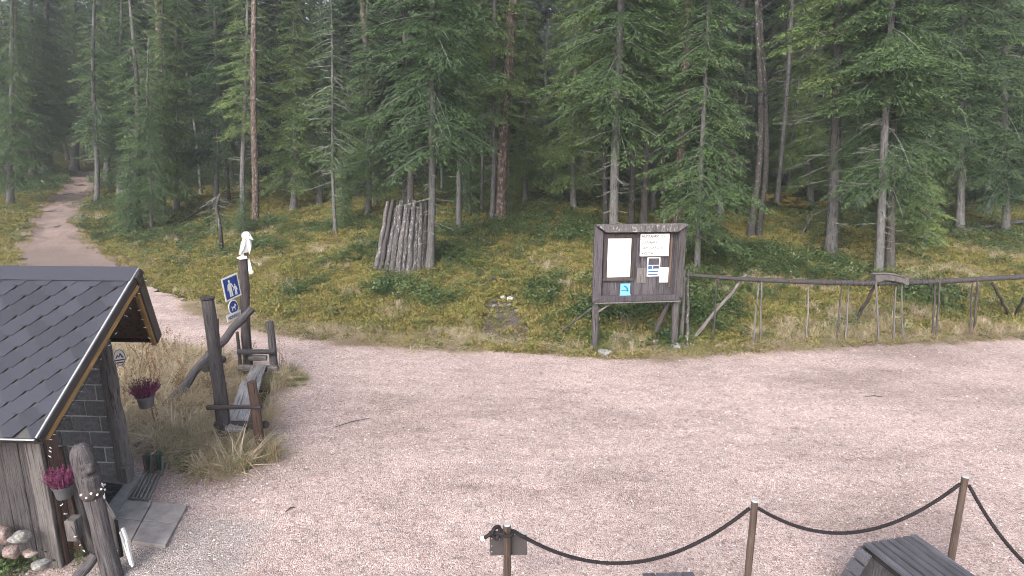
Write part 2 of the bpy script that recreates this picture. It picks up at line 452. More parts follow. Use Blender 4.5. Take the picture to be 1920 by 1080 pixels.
M['light_blue'] = plain_mat('light_blue_print', (0.16, 0.42, 0.66), 0.5, 0.3, 0.15, 14, 0)
M['mid_blue'] = plain_mat('mid_blue_print', (0.03, 0.12, 0.32), 0.5, 0.3, 0.15, 14, 0)
M['ink'] = plain_mat('dark_print', (0.06, 0.06, 0.075), 0.6, 0.3, 0.2, 20, 0)
M['ink_soft'] = plain_mat('grey_print', (0.20, 0.20, 0.25), 0.6, 0.3, 0.3, 20, 0)
M['steel'] = plain_mat('galvanised_steel', (0.33, 0.34, 0.35), 0.4, 0.5, 0.15, 16, 0.05, 0.7)
M['brush_green'] = plain_mat('green_bristles', (0.035, 0.085, 0.062), 0.7, 0.3, 0.3, 60, 0.4)
M['box_slat'] = wood_mat('grey_painted_slat', (0.080, 0.078, 0.092), (0.135, 0.135, 0.16), None, 0, (22, 22, 1.0), 0.55)
M['box_side'] = wood_mat('grey_painted_side_board', (0.060, 0.058, 0.066), (0.10, 0.098, 0.11), None, 0, (22, 22, 1.0), 0.6)
M['shade'] = plain_mat('black_trim_and_shade', (0.02, 0.02, 0.022), 0.8, 0.2, 0.2, 20, 0)
M['bulb'] = plain_mat('clear_white_bulb', (0.85, 0.85, 0.85), 0.3, 0.6, 0.02, 6, 0)
M['wire'] = plain_mat('dark_green_wire', (0.02, 0.025, 0.02), 0.6, 0.3, 0.1, 20, 0)
def stone_mat(name, a, b_, lichen=None):
    m, t, b = new_mat(name, 0.85, 0.3)
    vec = coords(t)
    n = noise(t, vec, 9, 6, 0.7).outputs[0]
    v = node(t, 'ShaderNodeTexVoronoi', {'Vector': vec, 'Scale': 70.0})
    c = ramp(t, n, [(0.32, a), (0.66, b_)])
    c = mix(t, 0.5, c, node(t, 'ShaderNodeSeparateColor', {'Color': v.outputs['Color']}).outputs[0], 'SOFT_LIGHT')
    if lichen: c = mix(t, ramp(t, noise(t, vec, 14, 4, 0.7).outputs[0], [(0.56, (0, 0, 0)), (0.62, (1, 1, 1))]), c, lichen)
    t.links.new(c, b.inputs['Base Color'])
    bump(t, b, n, 0.8, 0.03)
    return m
M['stone_pink'] = stone_mat('pink_granite', (0.13, 0.095, 0.088), (0.31, 0.235, 0.22), (0.27, 0.27, 0.25))
M['stone_grey'] = stone_mat('grey_granite', (0.12, 0.12, 0.12), (0.29, 0.29, 0.285), (0.16, 0.17, 0.12))
M['stone_pale'] = stone_mat('pale_stone', (0.30, 0.29, 0.29), (0.62, 0.61, 0.60))

# ================================================================== THE SETTING
def grid_axis(lo, hi, fine_lo, fine_hi, step, grow=1.12):
    a = list(np.arange(fine_lo, fine_hi + 1e-6, step))
    s, x = step, a[-1]
    while x < hi:
        s *= grow; x += s; a.append(x)
    s, x = step, a[0]
    while x > lo:
        s *= grow; x -= s; a.insert(0, x)
    return np.array(a)
def sheet(xs, ys):
    X, Y = np.meshgrid(xs, ys)
    nx, ny = len(xs), len(ys)
    i = np.arange(nx * ny).reshape(ny, nx)
    F = np.stack([i[:-1, :-1].ravel(), i[:-1, 1:].ravel(), i[1:, 1:].ravel(), i[1:, :-1].ravel()], 1)
    return X.ravel(), Y.ravel(), F

RAMP = G(940, 590)                   # worn slope with pale stones
TRAIL = np.array([[RAMP.x + .12, RAMP.y - 1.1, 0.5], [RAMP.x, RAMP.y + .45, 0.34], [RAMP.x + 0.4, RAMP.y + 1.2, -0.05], [G(1000, 520).x, G(1000, 520).y, -0.15],
                  [G(1040, 440).x, G(1040, 440).y, 0.0], [G(1050, 400).x, G(1050, 400).y, 0.05]])
def trail_dist(x, y):
    best = np.full(np.shape(x), 1e9)
    for i in range(len(TRAIL) - 1):
        ax, ay, aw = TRAIL[i]; bx, by, bw = TRAIL[i + 1]
        dx, dy = bx - ax, by - ay
        t = np.clip(((x - ax) * dx + (y - ay) * dy) / (dx * dx + dy * dy), 0, 1)
        best = np.minimum(best, np.hypot(x - ax - t * dx, y - ay - t * dy) - (aw + t * (bw - aw)))
    return best
# forest floor: one sheet to the horizon
xs = grid_axis(-420, 420, -30, 26, 0.28); ys = grid_axis(-60, 520, 9, 46, 0.28)
X, Y, F = sheet(xs, ys)
Z = height(X, Y)
inside = edge_dist(X, Y) < 0.05
Z = np.where(inside, np.where((X < -9.0) & (Y > 13.2), 0.0, -0.05), Z)
pd = path_dist(X, Y)
Z = np.where((pd < 0.3) & (edge_dist(X, Y) > 0), Z - 0.07, Z)
td = trail_dist(X, Y)
bare = np.clip(1 - td / 0.35, 0, 1) * np.clip(0.6 + fbm(X * 1.2, Y * 1.2) * 1.0, 0, 1)
bare = np.maximum(bare, 0.6 * np.clip(1 - edge_dist(X, Y) / 0.25, 0, 1))
Z = Z - 0.05 * np.clip(1 - td / 0.3, 0, 1) * (edge_dist(X, Y) > 0.3)
me = np_mesh('forest_floor', np.stack([X, Y, Z], 1), F, M['floor'], True, {'bare': bare})
o = link(bpy.data.objects.new('forest_floor', me)); tag(o, kind='structure')

# gravel yard: flat, softly uneven, ragged at the wood's edge
xs = grid_axis(-60, 60, -11.5, 13.5, 0.055, 1.25); ys = grid_axis(-40, 30, 3.2, 17.5, 0.055, 1.25)
X, Y, F = sheet(xs, ys)
Z = (fbm(X * 1.1, Y * 1.6, 3) - 0.5) * 0.030 + (vnoise(X * 5.5, Y * 7.5) - 0.5) * 0.018 + (vnoise(X * 9, Y * 11) - 0.5) * 0.012
for (u_, v_, rx_, ry_) in [(1012, 916, .14, .11), (1187, 936, .26, .20), (1372, 1012, .22, .14), (1072, 1048, .22, .12), (1200, 884, .3, .05), (890, 905, .2, .12), (1480, 800, .3, .1), (720, 830, .25, .12), (1050, 730, .3, .15), (560, 985, .2, .1)]:
    c_ = GZ(u_, v_); q_ = np.exp(-(((X - c_.x) / rx_) ** 2 + ((Y - c_.y) / ry_) ** 2) ** 1.5)
    Z = Z + q_ * (-0.020 + 0.024 * np.sin((Y - c_.y) * 52 + 3 * np.sin(X * 13)))      # scuffed footmarks
ed = edge_dist(X, Y) + (fbm(X * 2.2, Y * 2.2, 3) - 0.5) * 0.5
SLABS = np.array([[GZ(u, v).x, GZ(u, v).y] for u, v in [(150, 860), (268, 890), (225, 936), (356, 947), (312, 1030), (180, 1012), (100, 1000)]])
def in_poly(x, y, poly):
    ins = np.zeros(np.shape(x), bool); j = len(poly) - 1
    for i in range(len(poly)):
        xi, yi = poly[i]; xj, yj = poly[j]
        ins ^= ((yi > y) != (yj > y)) & (x < (xj - xi) * (y - yi) / (yj - yi + 1e-12) + xi); j = i
    return ins
Z = np.where(in_poly(X, Y, SLABS), np.minimum(Z, 0.0) - 0.006, Z) + 0.004
fc = (ed[F].max(1) < 0.34) & ~((X[F].max(1) < -8.6) & (Y[F].min(1) > 12.6) & (path_dist(X, Y)[F].min(1) > 0.1))
F = F[fc]
used = np.unique(F); remap = np.full(len(X), -1); remap[used] = np.arange(len(used))
me = np_mesh('gravel_yard', np.stack([X, Y, Z], 1)[used], remap[F], M['gravel'], True)
o = link(bpy.data.objects.new('gravel_yard', me)); tag(o, kind='structure')

# forest path: follows the slope, rooty
V, F2 = [], []
def cat_pts(P_, n):
    out = []
    for i in range(len(P_) - 1):
        p0, p1, p2, p3 = P_[max(i - 1, 0)], P_[i], P_[i + 1], P_[min(i + 2, len(P_) - 1)]
        for k in range(n):
            s = k / n
            out.append(0.5 * ((2 * p1) + (p2 - p0) * s + (2 * p0 - 5 * p1 + 4 * p2 - p3) * s * s + (3 * p1 - p0 - 3 * p2 + p3) * s ** 3))
    out.append(P_[-1]); return np.array(out)
cl = cat_pts(PATH, 50)
cl = cl[118:]
tg = np.gradient(cl[:, :2], axis=0); tg /= np.linalg.norm(tg, axis=1)[:, None]
nrm = np.stack([-tg[:, 1], tg[:, 0]], 1)
K = 41
s = np.linspace(-1, 1, K)
wob = (fbm(np.arange(len(cl)) * 0.15, np.zeros(len(cl))) - 0.5) * 0.7
PX = cl[:, None, 0] + nrm[:, None, 0] * (s[None] * (cl[:, 2] + 0.22 + wob)[:, None])
PY = cl[:, None, 1] + nrm[:, None, 1] * (s[None] * (cl[:, 2] + 0.22 - wob)[:, None])
PZ = np.maximum(height(PX, PY), 0.0) + 0.05 - 0.03 * (1 - s[None] ** 2) + (fbm(PX * 1.9, PY * 1.9) - 0.5) * 0.20 * np.clip(edge_dist(PX, PY) / 2, 0.08, 1)
i = np.arange(PX.size).reshape(PX.shape)
F = np.stack([i[:-1, :-1].ravel(), i[:-1, 1:].ravel(), i[1:, 1:].ravel(), i[1:, :-1].ravel()], 1)
me = np_mesh('forest_path', np.stack([PX.ravel(), PY.ravel(), PZ.ravel()], 1), F, M['path'], True)
o = link(bpy.data.objects.new('forest_path', me)); tag(o, kind='structure')
# roots crossing the path
rng = random.Random(4)
for k, (u, v, L_, ang, lab) in enumerate([(95, 398, 1.0, 0.2, 'dark exposed tree root lying across the near end of the forest path'),
                                     (130, 365, 1.2, 0.0, 'gnarled root across the middle of the rising forest path'),
                                     (150, 348, 1.0, 0.1, 'farthest thin root at the bend of the forest path'),
                                     (115, 425, 1.3, -0.25, 'long low root crossing the path above the hut roof'), (140, 382, 1.1, 0.3, 'dark slanting root between the near root and the middle one'), (120, 356, .9, -.1, 'short root at the left side of the path bend')]):
    c = G(u, v); pts = []
    for j in range(7):
        q = (j / 6 - 0.5) * L_
        x, y = c.x + q * math.cos(ang), c.y + q * math.sin(ang) + 0.08 * math.sin(j * 2.1)
        pts.append((x, y, hz(x, y) + 0.03 - 0.05 * abs(j / 3 - 1)))
    o = MB().tube(pts, [0.02, 0.04, 0.05, 0.05, 0.045, 0.035, 0.015], 6).obj('tree_root', M['wood_dark'], smooth=True)
    tag(o, lab, 'root', 'roots across the forest path')

# loose pebbles on the yard
rng = np.random.default_rng(5)
n = 9000
px = rng.uniform(-6.5, 9.5, n); py = 4.0 + 8.8 * rng.random(n) ** 1.3
keep = (edge_dist(px, py) < 0.1) & ~in_poly(px, py, SLABS)
# denser lighter chips by the hut
qx = rng.normal(-3.1, 0.7, 700); qy = rng.normal(6.6, 0.9, 700)
kq = ~in_poly(qx, qy, SLABS); qx, qy = qx[kq], qy[kq]
px = np.concatenate([px[keep], qx]); py = np.concatenate([py[keep], qy]); n = len(px)
oct_v = np.array([[1, 0, 0], [-1, 0, 0], [0, 1, 0], [0, -1, 0], [0, 0, 1], [0, 0, -1]], float)
oct_f = np.array([[0, 2, 4], [2, 1, 4], [1, 3, 4], [3, 0, 4], [2, 0, 5], [1, 2, 5], [3, 1, 5], [0, 3, 5]])
sz = 0.006 + 0.010 * rng.random(n) ** 2.2
jit = 1 + rng.uniform(-0.35, 0.35, (n, 6, 3))
an = rng.uniform(0, 6.28, n)
Vv = oct_v[None] * jit * sz[:, None, None]
Vv[:, :, 2] *= 0.75
ca, sa = np.cos(an)[:, None], np.sin(an)[:, None]
Vx = Vv[:, :, 0] * ca - Vv[:, :, 1] * sa + px[:, None]; Vy = Vv[:, :, 0] * sa + Vv[:, :, 1] * ca + py[:, None]
Vz = Vv[:, :, 2] + (sz * 0.5 + 0.006)[:, None]
Ff = (oct_f[None] + (np.arange(n) * 6)[:, None, None]).reshape(-1, 3)
tint = np.repeat(rng.random(n), 6)
m, t, b = new_mat('pebble', 0.85, 0.3)
a = node(t, 'ShaderNodeAttribute', None, attribute_name='tint').outputs['Fac']
t.links.new(ramp(t, a, [(0, (0.16, 0.14, 0.135)), (0.35, (0.36, 0.29, 0.27)), (0.75, (0.48, 0.41, 0.39)), (1, (0.68, 0.66, 0.64))]), b.inputs['Base Color'])
me = np_mesh('loose_pebbles', np.stack([Vx.ravel(), Vy.ravel(), Vz.ravel()], 1), Ff, m, False, {'tint': tint})
o = link(bpy.data.objects.new('loose_pebbles', me)); tag(o, 'small loose pebbles strewn over the pink gravel yard', 'pebbles', kind='stuff')

# ================================================================== THE FOREST
class NPM:
    """collects quads in numpy"""
    def __init__(s): s.V, s.F, s.A, s.n = [], [], [], 0
    def add(s, V, F, a):
        s.V.append(V); s.F.append(F + s.n); s.A.append(np.broadcast_to(a, (len(V),)).astype(float)); s.n += len(V)
    def mesh(s, name, mat):
        return np_mesh(name, np.concatenate(s.V), np.concatenate(s.F), mat, False, {'tint': np.concatenate(s.A)})

def diamonds(base, dirs, up, length, width, tint):
    """narrow diamond leaves; all (n,3)"""
    side = np.cross(dirs, up); side /= np.linalg.norm(side, axis=1)[:, None] + 1e-9
    L_ = np.asarray(length)[:, None]; W_ = np.asarray(width)[:, None]
    v = np.stack([base, base + dirs * L_ * 0.45 + side * W_, base + dirs * L_, base + dirs * L_ * 0.4 - side * W_], 1)
    n = len(base)
    F = np.arange(n * 4).reshape(n, 4)
    return v.reshape(-1, 3), F, np.repeat(tint, 4)

def branch_template(seed, Lm, dens=1.0, droop=0.35, hang=0.5):
    """a live spruce branch along +X for a branch Lm metres long, in units of its own length; returns needle sprays"""
    r = np.random.default_rng(seed)
    def axis(t): return np.array([t, 0.05 * math.sin(t * 5 + seed), -droop * t ** 1.6 + 0.22 * max(0, t - 0.55) ** 1.5])
    B, D, L_, T = [], [], [], []
    nt_ = max(6, int(Lm / 0.056 * dens))
    for i in range(nt_):
        t = 0.08 + 0.90 * (i + r.random() * 0.6) / nt_
        p = axis(t)
        sgn = 1 if i % 2 else -1
        ln = (0.42 * (1 - t) ** 0.75 + 0.09) * r.uniform(0.6, 1.2)
        ya = sgn * r.uniform(0.7, 1.15)
        d0 = np.array([math.cos(ya), math.sin(ya), r.uniform(-0.35, 0.05) - 0.1])
        k = max(1, int(round(ln * Lm / 0.072)))
        for j in range(k):
            s = (j + r.random() * 0.8) / k
            q = p + d0 * ln * s + np.array([0, 0, -hang * 0.28 * ln * s * s])
            for side in (-1, 1):
                if r.random() > 0.92: continue
                a2 = ya + side * r.uniform(0.35, 1.0)
                dd = np.array([math.cos(a2), math.sin(a2), r.uniform(-1.0, 0.15) * (0.5 + hang)])
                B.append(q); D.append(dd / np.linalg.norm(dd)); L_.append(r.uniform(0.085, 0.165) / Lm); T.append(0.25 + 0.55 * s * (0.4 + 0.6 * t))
        q = p + d0 * ln + np.array([0, 0, -hang * 0.28 * ln])
        B.append(q); D.append(d0 / np.linalg.norm(d0)); L_.append(0.13 / Lm); T.append(0.95)
    for t in np.linspace(0.3, 1.0, max(3, int(Lm * 5))):
        B.append(axis(t)); D.append(np.array([1, 0, 0.05])); L_.append(0.15 / Lm); T.append(0.5 + 0.5 * t)
    n = len(B)
    D = np.array(D); D /= np.linalg.norm(D, axis=1)[:, None]
    up = np.stack([r.normal(0, 0.5, n), r.normal(0, 0.5, n), np.ones(n)], 1)
    return diamonds(np.array(B), D, up, np.array(L_), r.uniform(0.0085, 0.0155, n) / Lm, np.clip(np.array(T) + r.normal(0, 0.1, n), 0, 1))
CLASSES = (0.45, 0.9, 1.4, 2.0)
LIVE = [[branch_template(i + 10 * k, L, 1.0, 0.25 + 0.06 * i, 0.4 + 0.14 * i) for i in range(5)] for k, L in enumerate(CLASSES)]
SPARSE = [[branch_template(140 + i + 10 * k, L, 0.5, 0.35, 0.7) for i in range(3)] for k, L in enumerate(CLASSES)]

def stick(pts, rads, n=3):
    """thin tapered tube as quads in numpy (n sides)"""
    pts = np.array(pts); k = len(pts)
    T = np.gradient(pts, axis=0); T /= np.linalg.norm(T, axis=1)[:, None] + 1e-9
    ref = np.array([0.3, 0.2, 0.93]) if abs(T[0, 2]) < 0.8 else np.array([1.0, 0, 0])
    A = np.cross(T, ref); A /= np.linalg.norm(A, axis=1)[:, None] + 1e-9
    Bv = np.cross(T, A)
    ang = np.arange(n) * 2 * math.pi / n
    V = pts[:, None] + np.asarray(rads)[:, None, None] * (A[:, None] * np.cos(ang)[None, :, None] + Bv[:, None] * np.sin(ang)[None, :, None])
    i = np.arange(k * n).reshape(k, n)
    F = np.stack([i[:-1], np.roll(i, -1, 1)[:-1], np.roll(i, -1, 1)[1:], i[1:]], -1).reshape(-1, 4)
    return V.reshape(-1, 3), F

def dead_branch(col, r, z, az, ln, droop, rad=0.013, subs=6):
    droop += r.normal(0, 0.18); az += r.normal(0, .2)
    """curved bare branch with side twigs"""
    t = np.linspace(0, 1, 6)
    ca, sa = math.cos(az), math.sin(az)
    wig = r.normal(0, 0.035, 6).cumsum() * ln
    pts = np.stack([ca * ln * t - sa * wig, sa * ln * t + ca * wig, z - droop * ln * t ** 1.3 + 0.35 * droop * ln * t ** 3], 1)
    V, F = stick(pts, rad * (1.05 - 0.8 * t)); col.add(V, F, 0.5)
    for _ in range(subs):
        s = r.uniform(0.25, 0.95); i = int(s * 5); p = pts[i] * (1 - (s * 5 - i)) + pts[min(i + 1, 5)] * (s * 5 - i)
        a2 = az + r.choice([-1, 1]) * r.uniform(0.5, 1.2); l2 = ln * r.uniform(0.12, 0.38) * (1.1 - s * 0.6)
        e = p + np.array([math.cos(a2) * l2, math.sin(a2) * l2, r.uniform(-0.55, 0.15) * l2])
        mid = (p + e) / 2 + np.array([0, 0, 0.06 * l2])
        V, F = stick([p, mid, e], [rad * 0.55, rad * 0.42, rad * 0.2]); col.add(V, F, 0.5)

def trunk_mesh(name, H, r0, seed, mat, wav=0.05, n=10, top=0.02, flare=1.45):
    r = random.Random(seed)
    zs = [-0.35, 0.0, 0.12, 0.35, 0.8] + [0.8 + (H - 0.8) * k / 12 for k in range(1, 13)]
    ph, ph2 = r.uniform(0, 6), r.uniform(0, 6)
    pts, rad = [], []
    for z in zs:
        s = max(z, 0) / H
        am = wav * min(1, max(z, 0) / 2)
        pts.append((am * math.sin(z * 0.55 + ph), am * math.sin(z * 0.47 + ph2), z))
        rr = r0 * (1 - s) ** 0.85 + top * s
        if z < 0.8: rr *= 1 + (flare - 1) * (1 - max(z, 0) / 0.8) ** 2
        rad.append(rr)
    mb = MB().tube(pts, rad, n)
    me = mb.mesh(name, mat, True)
    return me

TREES = {}
def make_spruce(key, seed, H, r0, live0, rad, dens=4.6, dead=26, sparse=False, deadlen=1.0, dead_top=None):
    r = np.random.default_rng(seed)
    tr = trunk_mesh('trunk', H, r0, seed, M['bark_grey'], top=0.02 if H > 6 else 0.003)
    cr, dd = NPM(), NPM()
    z = live0
    while z < H - 0.25:
        s = (z - live0) / (H - live0)
        L0 = rad * ((1 - s) ** 0.75) * min(1.0, 0.62 + s * 3.0) + 0.12
        nb = r.poisson(dens * (0.75 if sparse else 1)) + 1
        for _ in range(nb):
            ln = L0 * r.uniform(0.55, 1.18)
            az = r.uniform(0, 2 * math.pi)
            tpl = (SPARSE if sparse else LIVE)[int(np.argmin([abs(math.log(ln / c_)) for c_ in CLASSES]))][r.integers(0, 3 if sparse else 5)]
            V = tpl[0].copy() * ln
            if ln < 0.6: V[:, 2] += 0
            pit = r.uniform(-0.28, 0.10) + 0.55 * max(0, s - 0.55)      # top branches reach up
            c_, s_ = math.cos(pit), math.sin(pit)
            x = V[:, 0] * c_ - V[:, 2] * s_; zz = V[:, 0] * s_ + V[:, 2] * c_
            ca, sa = math.cos(az), math.sin(az)
            zb = z + r.uniform(-0.12, 0.12)
            W_ = np.stack([x * ca - V[:, 1] * sa, x * sa + V[:, 1] * ca, zz + zb], 1)
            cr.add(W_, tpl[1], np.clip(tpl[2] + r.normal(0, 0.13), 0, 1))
            t = np.linspace(0, 1, 4)
            pts = np.stack([ca * ln * 0.92 * t * c_, sa * ln * 0.92 * t * c_, zb + ln * t * s_ - 0.32 * ln * t ** 1.6], 1)
            Vs, Fs = stick(pts, 0.012 * (1.1 - 0.9 * t)); dd.add(Vs, Fs, 0.5)
        z += 0.27 if not sparse else 0.34
    dt = dead_top or live0 + 1.6
    for _ in range(dead):
        zz = 0.7 + (dt - 0.7) * r.random() ** 0.75
        dead_branch(dd, r, zz, r.uniform(0, 6.28), deadlen * r.uniform(0.35, 1.15) * (0.5 + 0.5 * min(1, zz / live0)), r.uniform(-0.05, 0.55), 0.011, int(r.integers(3, 9)))
    TREES[key] = dict(trunk=tr, crown=cr.mesh('crown', M['needle']), dead=dd.mesh('branches', M['dead']), r0=r0, H=H)
make_spruce('big', 1, 15.0, 0.15, 3.3, 2.1, 4.4, 40)
make_spruce('big2', 2, 14.0, 0.14, 2.4, 1.9, 4.6, 30)
make_spruce('tall', 3, 16.0, 0.15, 4.6, 1.8, 4.4, 46, deadlen=1.2)
make_spruce('tall2', 4, 15.0, 0.13, 4.0, 1.5, 4.2, 44)
make_spruce('low', 5, 12.0, 0.13, 1.3, 1.75, 4.8, 14)
make_spruce('slim', 6, 12.5, 0.09, 3.0, 1.0, 3.8, 30, deadlen=0.7)
make_spruce('lichen', 7, 9.0, 0.07, 2.6, 1.25, 5.4, 40, True, 1.2, 6.0)
make_spruce('young', 8, 4.6, 0.045, 0.5, 1.05, 7.5, 4, deadlen=0.4)
make_spruce('bare', 9, 15.0, 0.14, 5.2, 1.9, 4.2, 70, deadlen=1.9, dead_top=6.5)

def make_pine_tree(key, seed, H, r0):
    r = np.random.default_rng(seed)
    tr = trunk_mesh('trunk', H, r0, seed, M['bark_pine'], 0.07, 12, 0.05, 1.3)
    cr, dd = NPM(), NPM()
    for _ in range(60):
        z = H * (0.62 + 0.38 * r.random()); az = r.uniform(0, 6.28); ln = (H - z) * 0.35 + r.uniform(0.4, 1.6)
        tip = np.array([math.cos(az) * ln, math.sin(az) * ln, z + 0.25 * ln])
        V, F = stick([(0, 0, z), tip * 0.5 + np.array([0, 0, z * 0.5]), tip], [0.04, 0.03, 0.012]); dd.add(V, F, 0.5)
        for _ in range(5):
            c = tip + r.normal(0, 0.28, 3); k = 44
            d = r.normal(0, 1, (k, 3)); d[:, 2] = abs(d[:, 2]) * 0.8; d /= np.linalg.norm(d, axis=1)[:, None]
            Vn, Fn, A = diamonds(np.repeat(c[None], k, 0), d, r.normal(0, 1, (k, 3)), r.uniform(0.12, 0.28, k), r.uniform(0.012, 0.022, k), r.random(k))
            cr.add(Vn, Fn, A)
    for _ in range(34):
        dead_branch(dd, r, r.uniform(3.0, H * 0.62), r.uniform(0, 6.28), r.uniform(0.25, 1.1), r.uniform(-0.1, 0.5), 0.014, int(r.integers(1, 5)))
    TREES[key] = dict(trunk=tr, crown=cr.mesh('crown', M['pine_needle']), dead=dd.mesh('branches', M['dead']), r0=r0, H=H)
make_pine_tree('pine', 21, 18.0, 0.19)
make_pine_tree('pine2', 22, 17.0, 0.15)

def make_birch(key, seed, H, r0):
    r = np.random.default_rng(seed)
    tr = trunk_mesh('trunk', H, r0, seed, M['bark_birch'], 0.16, 9, 0.02, 1.3)
    dd = NPM()
    for _ in range(34):
        z = H * (0.30 + 0.68 * r.random())
        dead_branch(dd, r, z, r.uniform(0, 6.28), r.uniform(0.6, 1.8) * (1.25 - z / H), r.uniform(-0.8, -0.1), 0.016, 9)
    TREES[key] = dict(trunk=tr, crown=dd.mesh('branches', M['bark_birch']), dead=None, r0=r0, H=H)
make_birch('birch', 31, 13.0, 0.10)

# lighter trees for the depths of the wood: fewer, larger sprays
LIVE_SAVE = LIVE
def coarse_template(seed):
    r = np.random.default_rng(seed)
    n = 92
    t = r.random(n) ** 0.8; sgn = np.where(np.arange(n) % 2, 1, -1); ya = sgn * r.uniform(0.2, 1.1, n)
    off = r.random(n) * (0.42 * (1 - t) + 0.06)
    base = np.stack([t + off * np.cos(ya), off * np.sin(ya), -0.36 * t ** 1.5 - 0.25 * off], 1)
    d = np.stack([np.cos(ya), np.sin(ya), r.uniform(-0.9, 0.0, n)], 1); d /= np.linalg.norm(d, axis=1)[:, None]
    up = np.stack([r.normal(0, .5, n), r.normal(0, .5, n), np.ones(n)], 1)
    return diamonds(base, d, up, r.uniform(0.10, 0.22, n), r.uniform(0.020, 0.036, n), r.random(n))
LIVE = [[coarse_template(70 + i) for i in range(5)]] * 4
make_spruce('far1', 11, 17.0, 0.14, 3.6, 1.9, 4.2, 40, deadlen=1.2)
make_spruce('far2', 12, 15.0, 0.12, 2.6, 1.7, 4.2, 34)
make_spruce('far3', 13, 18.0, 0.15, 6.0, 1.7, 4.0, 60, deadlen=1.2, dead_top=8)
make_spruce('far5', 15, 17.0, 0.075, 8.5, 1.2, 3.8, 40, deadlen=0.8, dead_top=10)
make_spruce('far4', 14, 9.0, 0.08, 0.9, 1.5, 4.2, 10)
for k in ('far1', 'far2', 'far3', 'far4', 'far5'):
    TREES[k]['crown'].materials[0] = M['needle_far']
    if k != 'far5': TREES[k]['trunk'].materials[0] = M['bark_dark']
dark_trunks = {}

def plant(key, loc, scale=1.0, trunk_w=None, rot=0.0, lean=(0, 0), name='spruce_tree', label=None, group=None, cat='tree', dark=False):
    T = TREES[key]
    e = bpy.data.objects.new(name, None); COL.objects.link(e)
    e.location = loc
    q = Vector((lean[0], lean[1], 1)).to_track_quat('Z', 'Y') if (lean[0] or lean[1]) else None
    Rm = Matrix.Rotation(rot, 4, 'Z')
    Mx = (Matrix.Rotation(math.atan(lean[0]), 4, 'Y') @ Matrix.Rotation(-math.atan(lean[1]), 4, 'X') @ Rm)
    e.matrix_basis = Matrix.Translation(Vector(loc)) @ Mx @ Matrix.Scale(scale, 4)
    kx = (trunk_w / (2 * T['r0'] * scale)) if trunk_w else 1.0
    for nm, me in (('trunk', T['trunk']), ('crown' if key != 'birch' else 'branches', T['crown']), ('dead_branches', T['dead'])):
        if me is None: continue
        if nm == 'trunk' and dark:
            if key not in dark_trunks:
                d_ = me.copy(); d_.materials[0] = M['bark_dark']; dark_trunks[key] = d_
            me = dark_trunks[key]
        c = bpy.data.objects.new(nm, me); COL.objects.link(c); c.parent = e
        if nm == 'trunk': c.scale = (kx, kx, 1)
        else: c['kind'] = 'stuff'
    tag(e, label, cat, group)
    return e

TREE_XY = []
def tree_px(key, u, v, w_, utop, vtop, label, scale=1.0, name='spruce_tree', rot=None, dark=False, group='front trees of the forest edge'):
    """base of the trunk at (u, v), trunk w_ px wide there, passing (utop, vtop) higher up"""
    p = G(u, v)
    D = p.y * CP + (CAM_Z - p.z) * SP
    q = P(utop, vtop, p.y)
    lean = (q.x - p.x) / (q.z - p.z)
    TREE_XY.append((p.x, p.y))
    r_ = random.Random(int(u * 7 + v))
    return plant(key, (p.x, p.y, p.z - 0.03), scale, w_ * D / FPX, r_.uniform(0, 6.28) if rot is None else rot, (lean, 0), name, label, group, dark=dark)

tree_px('pine', 25, 362, 15, 24, 60, 'tall pine at the far left edge, beside the forest path', 1.0, 'pine_tree')
tree_px('slim', 181, 380, 9, 178, 100, 'slender nearly bare spruce standing right at the edge of the forest path', 1.05)
tree_px('slim', 262, 432, 11, 258, 330, 'leftmost of the two close grey trunks right of the forest path', 0.9)
tree_px('low', 283, 436, 8, 281, 330, 'short spruce with bright green branches right of the forest path', 0.62)
tree_px('big2', 331, 398, 11, 330, 190, 'leafy spruce with grey trunk behind the leaning dead log', 0.95)
tree_px('pine2', 300, 372, 15, 293, 60, 'reddish pine trunk rising behind the young spruce on the left', 1.0, 'pine_tree')
tree_px('tall2', 455, 412, 10, 458, 240, 'grey spruce trunk just left of the patchy pine above the white figure', 0.9)
tree_px('pine2', 478, 420, 13, 477, 70, 'tall pine with patchy lichen bark directly above the white figure', 1.0, 'pine_tree')
tree_px('lichen', 629, 442, 7, 622, 150, 'thin half-dead spruce with pale lichen branches left of the log stack', 1.0)
tree_px('big', 806, 505, 15, 813, 120, 'straight grey spruce standing against the right side of the log stack', 0.95, rot=1.0)
tree_px('slim', 860, 432, 10, 863, 200, 'thin grey spruce trunk right of the log stack', 0.95)
tree_px('slim', 903, 402, 7, 906, 250, 'thinner of the two trunks just left of the big centre pine', 0.9)
tree_px('tall2', 922, 416, 9, 926, 200, 'straight thin trunk touching the left side of the big centre pine', 0.9)
tree_px('pine', 938, 414, 23, 956, 30, 'thickest pine with reddish upper bark in the middle of the forest edge', 1.1, 'pine_tree')
tree_px('big', 1149, 470, 18, 1160, 150, 'large bright green spruce with grey trunk rising behind the notice board', 1.05, rot=2.2)
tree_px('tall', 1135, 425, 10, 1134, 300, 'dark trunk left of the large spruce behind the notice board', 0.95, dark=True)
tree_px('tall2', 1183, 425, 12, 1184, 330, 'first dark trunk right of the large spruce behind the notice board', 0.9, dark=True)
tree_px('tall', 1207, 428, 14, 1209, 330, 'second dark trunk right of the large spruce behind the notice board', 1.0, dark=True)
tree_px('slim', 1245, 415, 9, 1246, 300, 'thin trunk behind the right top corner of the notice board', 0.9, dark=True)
tree_px('pine', 1270, 428, 17, 1289, 30, 'orange-barked pine leaning right above the notice board', 1.0, 'pine_tree')
tree_px('low', 1306, 515, 11, 1318, 250, 'bright green spruce standing behind the left end of the rail fence', 0.9, rot=0.5)
